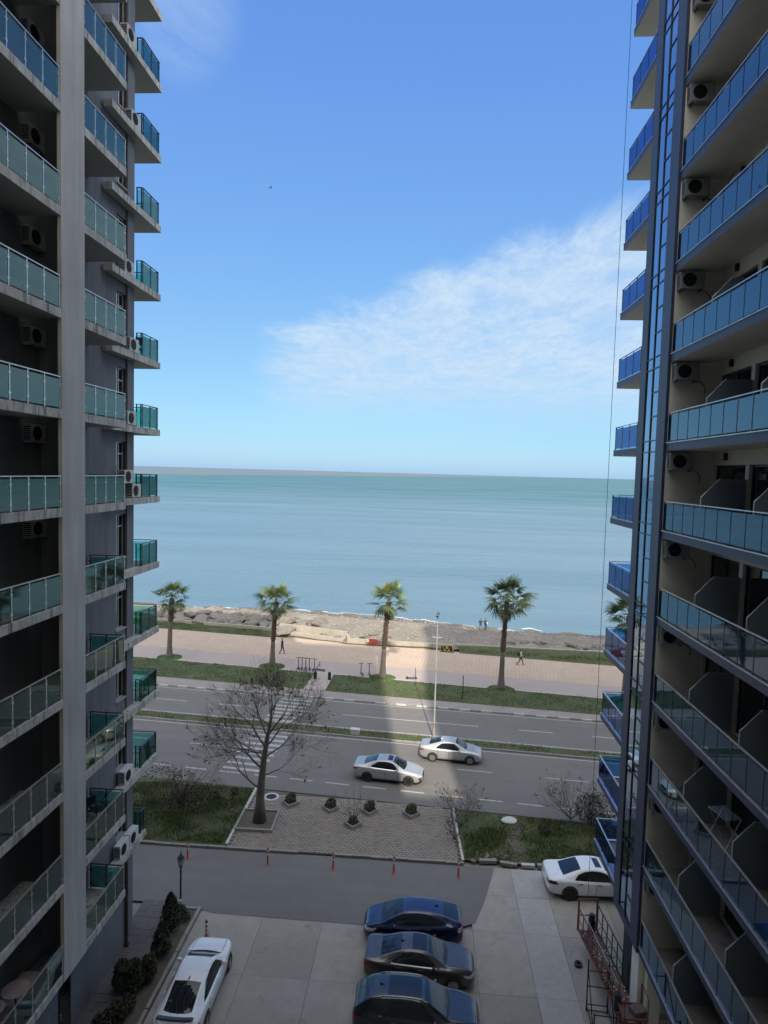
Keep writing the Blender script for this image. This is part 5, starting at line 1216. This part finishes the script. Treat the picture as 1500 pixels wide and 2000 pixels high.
        patch('sill', [(-.55*hl, interp(zb, 0)+.03), (.50*hl, interp(zb, 0)+.03)], [(-.55*hl, interp(zb, 0)+.10), (.50*hl, interp(zb, 0)+.10)], s, P.get('sill', TRIM), .004, 12, 2)
        for a in P['seams']:
            patch('door_seam', [(a*hl, .30), (a*hl+.02, interp(belt, a)-.0)], [(a*hl+.020, .30), (a*hl+.040, interp(belt, a)-.0)], s, TRIM, .003, 8, 1)
        if P.get('chrome'): lo = P['side_glass'][0][0]; lo2 = P['side_glass'][-1][0]; patch('chrome_strip', [(lo[0][0]*hl, lo[0][1]-.03), (lo2[-1][0]*hl, lo2[-1][1]-.03)], [(lo[0][0]*hl, lo[0][1]-.002), (lo2[-1][0]*hl, lo2[-1][1]-.002)], s, CHROME, .008, 20, 1)
    for q in (-1, 1): patch('bonnet_seam', [(.53*hl, .70*q*w0), (.80*hl, .665*q*w0), (.92*hl, .58*q*w0)], [(.53*hl, .722*q*w0), (.80*hl, .687*q*w0), (.925*hl, .60*q*w0)], 't', TRIM, .003, 10, 1)
    patch('windscreen_cowl', [(P.get('wip', .475)*hl+.03-.10*(b/.72)**2, b*w0) for b in (-.72, -.36, 0, .36, .72)], [(P.get('wip', .475)*hl+.10-.10*(b/.72)**2, b*w0) for b in (-.72, -.36, 0, .36, .72)], 't', TRIM, .004, 12, 2)
    for nm, lo, hi, m in P['top_glass']: patch(nm, [(a*hl, b*w0) for a, b in lo], [(a*hl, b*w0) for a, b in hi], 't', m or M['car_glass'], .006, 12, 12)
    for nm, lo, hi, m in P.get('front', []): patch(nm, [(a*w0, b) for a, b in lo], [(a*w0, b) for a, b in hi], 'f', m, .007, 12, 4)
    for nm, lo, hi, m in P.get('back', []): patch(nm, [(a*w0, b) for a, b in lo], [(a*w0, b) for a, b in hi], 'b', m, .007, 12, 4)
    R_ = P['wr_']
    for xx in P['wheels']:
        for s in (-1, 1):
            wy = w0*interp(wid, xx); wroot = MB().lathe([(R_*.66, -.105), (R_*.93, -.11), (R_, -.07), (R_, .05), (R_*.95, .085), (R_*.67, .092), (R_*.64, .06)], 28, (0, 0, 0), 0, 'y').build('wheel', TYRE, root, (xx*hl, (wy-.062)*s, R_), True)
            if s < 0: wroot.rotation_euler = (0, 0, PI)
            rm = MB().lathe([(R_*.67, .062), (R_*.665, .086), (R_*.60, .082), (R_*.58, .045)], 28, (0, 0, 0), 0, 'y').lathe([(R_*.58, .03), (.001, .032)], 24, (0, 0, 0), 1, 'y').lathe([(.055, .04), (.05, .078), (.001, .08)], 12, (0, 0, 0), 0, 'y')
            nsp = P.get('spokes', 10)
            for i in range(nsp):
                t = 2*PI*i/nsp; q = R_*.34; rm.obox((q*math.cos(t), .066, q*math.sin(t)), (R_*.50, .022, .032 if nsp > 6 else .06), 0, 0, 0, -t)
            rm.build('rim', [rim, M['blk']], wroot)
    for s in (-1, 1):
        a = P['mirror']; h, nrm, _, _ = bvh.ray_cast(Vector((a*hl, 3*s, interp(belt, a)+.05)), Vector((0, -s, 0))); yy = (h.y if h else w0*.9*s)
        mm = MB().ball((a*hl+.02, yy+.13*s, interp(belt, a)+.09), (.075, .115, .072), 10, 7); mm.obox((a*hl+.03, yy+.04*s, interp(belt, a)+.05), (.06, .12, .04)); mm.build('wing_mirror', P.get('mirror_m') or body, root, None, True)
        for a in P['handles']:
            z = interp(belt, a)-.10; h, nrm, _, _ = bvh.ray_cast(Vector((a*hl, 3*s, z)), Vector((0, -s, 0)))
            if h: MB().obox((a*hl, h.y+.012*s, z), (.20, .028, .032)).build('door_handle', P.get('handle_m') or body, root)
    if P.get('fin'):
        a = P['fin']; z = interp(top, a); MB().add([(a*hl-.09, 0, z+.07), (a*hl+.10, .022, z), (a*hl+.10, -.022, z), (a*hl-.10, .028, z), (a*hl-.10, -.028, z)], [(0, 1, 2), (0, 3, 1), (0, 2, 4), (0, 4, 3)]).build('roof_aerial', P.get('fin_m') or body, root)
    for fn in P.get('extra', []): fn(root, bvh, hl, w0, P)
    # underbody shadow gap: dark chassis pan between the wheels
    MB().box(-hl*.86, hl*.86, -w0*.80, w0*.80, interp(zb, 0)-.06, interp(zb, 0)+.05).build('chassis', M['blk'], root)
    if plate:
        h, nrm, _, _ = bvh.ray_cast(Vector((-5, 0, P.get('plate_z', .62))), Vector((1, 0, 0)))
        if h: MB().box(h.x-.022, h.x+.02, -.26, .26, P.get('plate_z', .62)-.055, P.get('plate_z', .62)+.055).build('number_plate', PLATE, root)
    return root
def base_saloon(**k):
    P = dict(L=4.7, W=1.83, H=1.46, wr_=.325, wheels=(-.575, .615), mirror=.26, handles=(.02, -.36), seams=(.33, -.06, -.43),
        top=[(-1, .86), (-.985, .97), (-.95, 1.02), (-.80, 1.075), (-.70, 1.09), (-.60, 1.17), (-.42, 1.335), (-.28, 1.42), (-.12, 1.46), (.05, 1.45), (.18, 1.38), (.30, 1.24), (.43, 1.06), (.50, .99), (.62, .95), (.80, .86), (.93, .75), (.985, .64), (1, .55)],
        belt=[(-1, .80), (-.97, .92), (-.85, .985), (-.5, .97), (0, .94), (.4, .905), (.55, .90), (.8, .80), (.93, .69), (1, .50)],
        wid=[(-1, .74), (-.975, .85), (-.9, .935), (-.7, .985), (-.3, 1), (.3, 1), (.6, .985), (.8, .93), (.92, .83), (.98, .68), (1, .58)],
        wr=[(-1, .6), (-.75, .66), (-.5, .66), (-.2, .655), (.1, .66), (.3, .70), (.45, .76), (1, .6)],
        zb=[(-1, .40), (-.95, .30), (-.8, .22), (-.4, .19), (.5, .18), (.8, .2), (.95, .24), (1, .3)],
        side_glass=[([(-.475, 1.00), (.0, .975), (.31, .955)], [(-.44, 1.10), (-.28, 1.345), (-.1, 1.385), (.06, 1.375), (.17, 1.30), (.31, .985)])],
        top_glass=[('windscreen', [(.455, -.70), (.485, -.35), (.49, 0), (.485, .35), (.455, .70)], [(.16, -.56), (.155, 0), (.16, .56)], None),
                   ('rear_window', [(-.685, -.60), (-.70, 0), (-.685, .60)], [(-.33, -.54), (-.325, 0), (-.33, .54)], None)],
        front=[('headlight', [(-.86, .60), (-.52, .60)], [(-.84, .70), (-.50, .68)], HEAD), ('headlight', [(.52, .60), (.86, .60)], [(.50, .68), (.84, .70)], HEAD), ('grille', [(-.45, .44), (.45, .44)], [(-.42, .64), (.42, .64)], TRIM), ('lower_grille', [(-.6, .27), (.6, .27)], [(-.55, .37), (.55, .37)], TRIM)],
        back=[('tail_light', [(-.86, .76), (-.46, .78)], [(-.84, .90), (-.48, .90)], TAIL), ('tail_light', [(.46, .78), (.86, .76)], [(.48, .90), (.84, .90)], TAIL)],
        lamps_side=[([(-.985, .76), (-.86, .82)], [(-.975, .90), (-.86, .91)], 'tail_light', TAIL), ([(.84, .62), (.95, .57)], [(.78, .76), (.93, .68)], 'headlight', HEAD)])
    P.update(k); return P
def roof_rails(root, bvh, hl, w0, P):
    for s in (-1, 1):
        pts = []
        for i in range(9):
            a = -.62+.78*i/8; h, nrm, _, _ = bvh.ray_cast(Vector((a*hl, .56*w0*s*1.08, 4)), Vector((0, 0, -1))); pts.append((h.x, h.y, h.z+(.035 if 0 < i < 8 else 0)))
        MB().tube(pts, .02, 5).build('roof_rail', CHROME, root)
def wipers(root, bvh, hl, w0, P):
    m = MB()
    for a in (-.55, .05):
        pts = []
        for i in range(4):
            h, nrm, _, _ = bvh.ray_cast(Vector((P.get('wip', .46)*hl-.03*i, (a+.16*i)*w0, 4)), Vector((0, 0, -1))); pts.append(h+nrm*.015)
        m.tube(pts, .008, 4)
    m.build('wipers', M['blk'], root)
def lip(root, bvh, hl, w0, P):
    pts = []
    for i in range(13):
        b = -.74+1.48*i/12; h, nrm, _, _ = bvh.ray_cast(Vector((-.93*hl+.10*b*b, b*w0, 4)), Vector((0, 0, -1))); pts.append(Vector((h.x, h.y, h.z+.035)))
    m = MB()
    for i, p in enumerate(pts): m.add([p+Vector((.10, 0, -.01)), p+Vector((-.09, 0, .045)), p+Vector((-.10, 0, .02)), p+Vector((.08, 0, -.045))], [])
    m.f = [(4*i+j, 4*i+(j+1) % 4, 4*i+4+(j+1) % 4, 4*i+4+j) for i in range(12) for j in range(4)]; m.m = [0]*len(m.f)
    m.build('boot_spoiler', M['rail_dk'], root)
def bumper_damage(root, bvh, hl, w0, P):
    m = MB()
    for i in range(9):
        m.obox((hl*.93+random.uniform(-.06, .05), -w0*.72+random.uniform(-.1, .12), .42+random.uniform(-.12, .14)), (.16, .12, .09), random.uniform(0, 3), 0, random.uniform(-.5, .5), random.uniform(-.5, .5))
    m.build('broken_bumper', TRIM, root)
SILVER = paint('silver_paint', (.42, .425, .425), .34, .5, .5); SILVER2 = paint('pale_silver_paint', (.43, .43, .42), .34, .5, .45); WHITE = paint('white_car_paint', (.74, .75, .77), .3, .6)
BLUE = paint('deep_blue_paint', (.005, .014, .075), .24, .9, .2, .05); BRONZE = paint('grey_brown_paint', (.085, .078, .078), .28, .8, .5, .04); BLACK = paint('black_car_paint', (.012, .013, .016), .22, 1.0, .0, .05)
d2r = math.radians
car('parked_car', 'white saloon with dark rear glass and boot spoiler parked lengthwise near the left tower', -8.55, 23.7, d2r(90.4), base_saloon(L=4.87, W=1.85, chrome=True, fin=-.30, fin_m=M['blk'], plate_z=.74,
    top=[(-1, .90), (-.985, 1.02), (-.95, 1.07), (-.86, 1.10), (-.74, 1.16), (-.58, 1.28), (-.38, 1.40), (-.2, 1.46), (-.05, 1.475), (.08, 1.45), (.2, 1.37), (.32, 1.22), (.44, 1.06), (.52, .99), (.65, .95), (.82, .86), (.94, .75), (.985, .64), (1, .55)],
    top_glass=[('windscreen', [(.455, -.70), (.485, -.35), (.49, 0), (.485, .35), (.455, .70)], [(.16, -.56), (.155, 0), (.16, .56)], None), ('rear_window', [(-.80, -.58), (-.83, -.3), (-.84, 0), (-.83, .3), (-.80, .58)], [(-.36, -.56), (-.355, 0), (-.36, .56)], None)],
    side_glass=[([(-.56, 1.02), (.0, .975), (.31, .955)], [(-.50, 1.12), (-.30, 1.345), (-.1, 1.395), (.06, 1.375), (.17, 1.30), (.31, .985)])], extra=[wipers, lip]), WHITE)
car('moving_car', 'silver saloon with sunroof and damaged front corner on black wheels, in the near carriageway', -1.93, 42.95, d2r(-6.5), base_saloon(L=4.83, W=1.83, chrome=True,
    top_glass=base_saloon()['top_glass']+[('sunroof', [(-.02, -.40), (-.02, .40)], [(.12, -.40), (.12, .40)], M['car_glass'])], extra=[wipers, bumper_damage]), SILVER2, RIMB)
car('moving_car', 'silver rounded saloon with bright alloy wheels beside the road median', 2.52, 46.55, d2r(-5.6), base_saloon(L=4.6, W=1.79, H=1.48, spokes=5, fin=-.3,
    top=[(-1, .88), (-.985, 1.0), (-.95, 1.06), (-.83, 1.10), (-.74, 1.13), (-.62, 1.22), (-.42, 1.37), (-.26, 1.455), (-.1, 1.48), (.06, 1.46), (.2, 1.38), (.32, 1.24), (.45, 1.07), (.52, 1.0), (.64, .96), (.82, .87), (.94, .76), (.985, .64), (1, .55)], extra=[wipers]), SILVER, RIM)
car('parked_car', 'deep blue hatchback nosing left, topmost of the three cars side by side', .05, 28.05, d2r(180.5), base_saloon(L=4.48, W=1.745, H=1.49, mirror=.36, handles=(.10, -.30), seams=(.42, .02, -.40), wip=.60,
    top=[(-1, .86), (-.985, 1.0), (-.96, 1.12), (-.90, 1.18), (-.78, 1.26), (-.55, 1.40), (-.30, 1.475), (-.08, 1.49), (.10, 1.46), (.28, 1.36), (.44, 1.20), (.58, 1.04), (.66, .97), (.78, .90), (.90, .80), (.97, .68), (1, .55)],
    belt=[(-1, .80), (-.97, 1.0), (-.85, 1.06), (-.5, 1.02), (0, .96), (.4, .91), (.6, .88), (.8, .80), (.93, .69), (1, .50)],
    side_glass=[([(-.66, 1.10), (-.3, 1.02), (.05, .985), (.47, .945)], [(-.64, 1.15), (-.42, 1.335), (-.15, 1.41), (.08, 1.395), (.25, 1.305), (.47, .975)])],
    top_glass=[('windscreen', [(.60, -.70), (.63, -.35), (.64, 0), (.63, .35), (.60, .70)], [(.22, -.56), (.21, 0), (.22, .56)], None), ('rear_window', [(-.90, -.62), (-.915, 0), (-.90, .62)], [(-.62, -.56), (-.61, 0), (-.62, .56)], None)],
    back=[('tail_light', [(-.90, .72), (-.62, .74)], [(-.84, 1.04), (-.66, 1.04)], TAIL), ('tail_light', [(.62, .74), (.90, .72)], [(.66, 1.04), (.84, 1.04)], TAIL)],
    lamps_side=[([(-.99, .78), (-.88, .84)], [(-.965, 1.02), (-.90, 1.03)], 'tail_light', HEAD), ([(.80, .64), (.95, .58)], [(.72, .80), (.93, .70)], 'headlight', HEAD)], fin=-.45, fin_m=M['blk'], extra=[wipers]), BLUE)
car('parked_car', 'dark grey-brown saloon facing right, middle of the three cars side by side', .36, 25.8, d2r(-1.5), base_saloon(L=4.62, W=1.80, H=1.44, chrome=True, fin=-.30, fin_m=M['blk'], spokes=5, mirror_m=M['blk'],
    top=[(-1, .84), (-.985, .95), (-.95, 1.0), (-.83, 1.04), (-.74, 1.06), (-.62, 1.15), (-.42, 1.31), (-.26, 1.40), (-.1, 1.435), (.06, 1.415), (.2, 1.33), (.32, 1.19), (.44, 1.03), (.50, .985), (.62, .96), (.80, .89), (.93, .78), (.985, .66), (1, .56)],
    side_glass=[([(-.50, 1.0), (-.2, .975), (.0, .965), (.31, .945)], [(-.47, 1.05), (-.28, 1.31), (-.1, 1.36), (.06, 1.345), (.17, 1.26), (.31, .975)])],
    top_glass=base_saloon()['top_glass']+[('panorama_roof', [(-.13, -.52), (-.13, .52)], [(.135, -.52), (.135, .52)], M['car_glass'])], extra=[wipers]), BRONZE)
car('parked_car', 'black sport utility car with silver roof rails, nearest of three side by side', .28, 23.1, d2r(-1.0), base_saloon(L=4.78, W=1.90, H=1.69, wr_=.365, mirror=.28, handles=(.02, -.34), seams=(.34, -.05, -.42), wip=.49,
    top=[(-1, .98), (-.985, 1.12), (-.96, 1.20), (-.90, 1.30), (-.80, 1.47), (-.68, 1.60), (-.45, 1.67), (-.2, 1.69), (.03, 1.66), (.18, 1.57), (.32, 1.38), (.44, 1.19), (.51, 1.12), (.64, 1.08), (.82, 1.00), (.93, .90), (.985, .76), (1, .62)],
    belt=[(-1, .90), (-.97, 1.05), (-.85, 1.12), (-.5, 1.09), (0, 1.06), (.4, 1.03), (.6, 1.01), (.8, .93), (.93, .82), (1, .56)],
    zb=[(-1, .48), (-.95, .38), (-.8, .30), (-.4, .26), (.5, .25), (.8, .27), (.95, .32), (1, .38)],
    side_glass=[([(-.54, 1.13), (-.3, 1.105), (.0, 1.09), (.31, 1.07)], [(-.42, 1.50), (-.25, 1.58), (-.1, 1.59), (.06, 1.56), (.17, 1.47), (.31, 1.10)]), ([(-.74, 1.30), (-.58, 1.14)], [(-.70, 1.40), (-.50, 1.40)])],
    top_glass=[('windscreen', [(.455, -.70), (.485, -.35), (.49, 0), (.485, .35), (.455, .70)], [(.13, -.58), (.125, 0), (.13, .58)], None), ('rear_window', [(-.93, -.58), (-.94, 0), (-.93, .58)], [(-.76, -.54), (-.755, 0), (-.76, .54)], None), ('panorama_roof', [(-.45, -.48), (-.45, .48)], [(.07, -.48), (.07, .48)], M['car_glass'])],
    back=[('tail_light', [(-.88, .92), (-.40, .94)], [(-.86, 1.04), (-.42, 1.04)], TAIL), ('tail_light', [(.40, .94), (.88, .92)], [(.42, 1.04), (.86, 1.04)], TAIL)],
    lamps_side=[([(-.985, .92), (-.87, .97)], [(-.97, 1.04), (-.87, 1.05)], 'tail_light', TAIL), ([(.84, .74), (.95, .70)], [(.79, .86), (.93, .79)], 'headlight', HEAD)], fin=-.55, fin_m=M['blk'], extra=[wipers, roof_rails], chrome=True, plate_z=.8), BLACK)
car('parked_car', 'white sports saloon with black wheels and sunroof half hidden by the right tower', 9.25, 32.2, d2r(2.5), base_saloon(L=4.97, W=1.94, H=1.46, chrome=False, wr_=.35, handle_m=M['blk'], mirror_m=M['blk'],
    side_glass=[([(-.47, 1.0), (0, .97), (.32, .95)], [(-.46, 1.06), (-.40, 1.21), (-.26, 1.34), (-.1, 1.385), (.06, 1.36), (.18, 1.27), (.32, .98)])],
    lamps_side=[([(-.985, .78), (-.80, .80)], [(-.97, .93), (-.86, .94)], 'tail_light', M['car_glass']), ([(.84, .62), (.95, .57)], [(.78, .76), (.93, .68)], 'headlight', HEAD)],
    top_glass=base_saloon()['top_glass']+[('sunroof', [(-.02, -.42), (-.02, .42)], [(.11, -.42), (.11, .42)], M['car_glass'])], extra=[wipers]), WHITE, RIMB)

# ------------------------------------------------------------------ people
SKIN = simple('skin', (.42, .25, .18), .55, 0, .08, 20); HAIR = simple('dark_hair', (.02, .015, .012), .7)
def skin_mesh(verts, edges, root_i=0, sub=2):
    me = bpy.data.meshes.new('tmp'); me.from_pydata([v[:3] for v in verts], edges, []); o = bpy.data.objects.new('tmp', me); COL.objects.link(o)
    m = o.modifiers.new('s', 'SKIN'); m.use_smooth_shade = True
    for i, v in enumerate(verts): sv = me.skin_vertices[0].data[i]; r = v[3]; sv.radius = r if hasattr(r, '__len__') else (r, r); sv.use_root = (i == root_i)
    s = o.modifiers.new('d', 'SUBSURF'); s.levels = sub; s.render_levels = sub
    dg = bpy.context.evaluated_depsgraph_get(); out = bpy.data.meshes.new_from_object(o.evaluated_get(dg)); bpy.data.objects.remove(o); return out
def person(x, y, z, rz, label, top, legs, stride=0.0, arms='down', height=1.75, pack=None, hair=HAIR, coat_long=False):
    r = empty('person', (x, y, z), rz, label, 'person'); k = height/1.75
    S = lambda *a: (a[0]*k, a[1]*k, a[2]*k, a[3] if hasattr(a[3], '__len__') else a[3]*k)
    f, b = stride, -stride
    hipz = .93-.05*abs(stride)
    # joints: x forward, y left; body is one skin, clothing colours by height
    V = [S(0, 0, hipz, (.145, .105)), S(.0, 0, 1.12, (.135, .095)), S(.01, 0, 1.32, (.165, .105)), S(.0, 0, 1.45, (.12, .075)), S(.01, 0, 1.52, .052), S(.025, 0, 1.60, (.078, .092)), S(.02, 0, 1.69, (.072, .088))]
    E = [(0, 1), (1, 2), (2, 3), (3, 4), (4, 5), (5, 6)]
    for s, d in ((1, f), (-1, b)):
        i = len(V); bend = .10 if d < 0 else .03
        V += [S(.0+d*.08, .09*s, hipz-.06, .092), S(d*.55+bend, .095*s, .50, .066), S(d*1.0+(-.03 if d >= 0 else -.08), .095*s, .10, .046), S(d*1.0+(-.03 if d >= 0 else -.06)+.07, .10*s, .045, .042), S(d*1.0+(-.03 if d >= 0 else -.04)+.17, .105*s, .035, .033)]
        E += [(0, i), (i, i+1), (i+1, i+2), (i+2, i+3), (i+3, i+4)]
    for s, d in ((1, b), (-1, f)):
        i = len(V)
        if arms == 'down': pts = [S(0, .18*s, 1.42, .062), S(.02+d*.25, .235*s, 1.17, .047), S(.10+d*.55, .235*s, .93, .036), S(.12+d*.62, .23*s, .86, .034)]
        else: pts = [S(0, .18*s, 1.42, .062), S(-.02, .27*s, 1.20, .050), S(.16, .17*s, 1.10, .040), S(.22, .06*s, 1.12, .034)]
        V += pts; E += [(3, i), (i, i+1), (i+1, i+2), (i+2, i+3)]
    me = skin_mesh(V, E)
    for m in (legs, top, SKIN, M['blk']): me.materials.append(m)
    idx = []
    for p in me.polygons:
        c = p.center/k; hand = (arms == 'down' and abs(c.y) > .19 and c.z < .93) or (arms != 'down' and c.x > .19 and 1.0 < c.z < 1.25)
        idx.append(3 if c.z < .09 else 2 if (c.z > 1.49 or hand) else 1 if (c.z > (.78 if coat_long else .95) or abs(c.y) > .19) else 0)
    me.polygons.foreach_set('material_index', idx); inst('body', me, r)
    # face and hair
    h = MB().ball((-.012*k+.01, 0, 1.665*k), (.098*k, .086*k, .098*k), 12, 8); h.v = [(a, b_, c) if not (a > .055*k and c < 1.68*k) else (.02*k, b_*.9, c+.01) for a, b_, c in h.v]; h.build('hair', hair, r, None, True)
    fc = MB().add([(.105*k, 0, 1.64*k), (.13*k, 0, 1.595*k), (.105*k, .018*k, 1.595*k), (.105*k, -.018*k, 1.595*k)], [(0, 2, 1), (0, 1, 3), (1, 2, 3)], 0)
    for s in (-1, 1): fc.ball((.098*k, .032*s*k, 1.635*k), .010*k, 6, 4, 1).ball((.02*k, .082*s*k, 1.62*k), (.022*k, .010*k, .032*k), 6, 5, 0)
    fc.box(.104*k, .110*k, -.022*k, .022*k, 1.556*k, 1.563*k, 1); fc.build('face', [SKIN, M['blk']], r)
    # fingers
    hd = MB()
    for s, d in ((1, b), (-1, f)):
        px_, py_, pz = ((.12+d*.62)*k, .23*s*k, .85*k) if arms == 'down' else (.23*k, .05*s*k, 1.12*k)
        for i in range(4):
            o = (i-1.5)*.018*k; ln_ = (.075, .085, .08, .062)[i]*k
            hd.tube([(px_+o, py_, pz), (px_+o+.012*k, py_-.01*s, pz-ln_*.6), (px_+o+.006*k, py_-.025*s*k, pz-ln_)] if arms == 'down' else [(px_, py_, pz+o), (px_+.02*k, py_-.04*s*k, pz+o), (px_, py_-.06*s*k, pz+o)], .0085*k, 5)
        hd.tube([(px_+.03*k, py_, pz+.04*k), (px_+.05*k, py_-.01*s, pz+.0*k), (px_+.045*k, py_-.02*s, pz-.03*k)], .010*k, 5)
    hd.build('fingers', SKIN, r)
    if pack:
        b_ = MB().obox((-.19*k, 0, 1.22*k), (.16*k, .30*k, .46*k)).obox((-.28*k, 0, 1.13*k), (.06*k, .22*k, .22*k)); b_.build('backpack', pack, r)
    return r
DK = simple('dark_cloth', (.018, .019, .024), .9); DK2 = simple('navy_cloth', (.02, .024, .04), .9); LT = simple('pale_grey_jacket', (.42, .42, .40), .85); BR = simple('bare_grey_cloth', (.16, .15, .14), .9)
person(-15.85, 70.9, .135, -.25, 'person in dark clothes walking along the promenade near the second palm', DK, DK, .22, 'down', 1.78)
person(11.2, 70.8, .135, -.12, 'person in pale jacket with backpack striding along the promenade beside the tallest palm', LT, DK, .34, 'bent', 1.72, M['blk'])
person(8.25, 88.2, beach_z(8.25, 88.2), 1.7, 'person in a dark jacket standing on the shingle facing the sea, left of a pair', DK2, BR, .03, 'bent', 1.66, None, HAIR, True)
person(8.95, 88.2, beach_z(8.95, 88.2), 1.2, 'person in black standing by the water with a pale bag, right of a pair', DK, DK, .03, 'down', 1.74, None, HAIR, True)
pb_ = empty('shoulder_bag', (9.12, 88.05, beach_z(9.1, 88)+.95), .3, 'pale bag carried by the right-hand person at the water edge', 'bag'); MB().obox((0, 0, .12), (.12, .26, .32)).build('bag', LT, pb_); MB().tube([(0, -.1, .27), (-.12, -.06, .5), (0, .1, .27)], .012, 5).build('strap', LT, pb_)
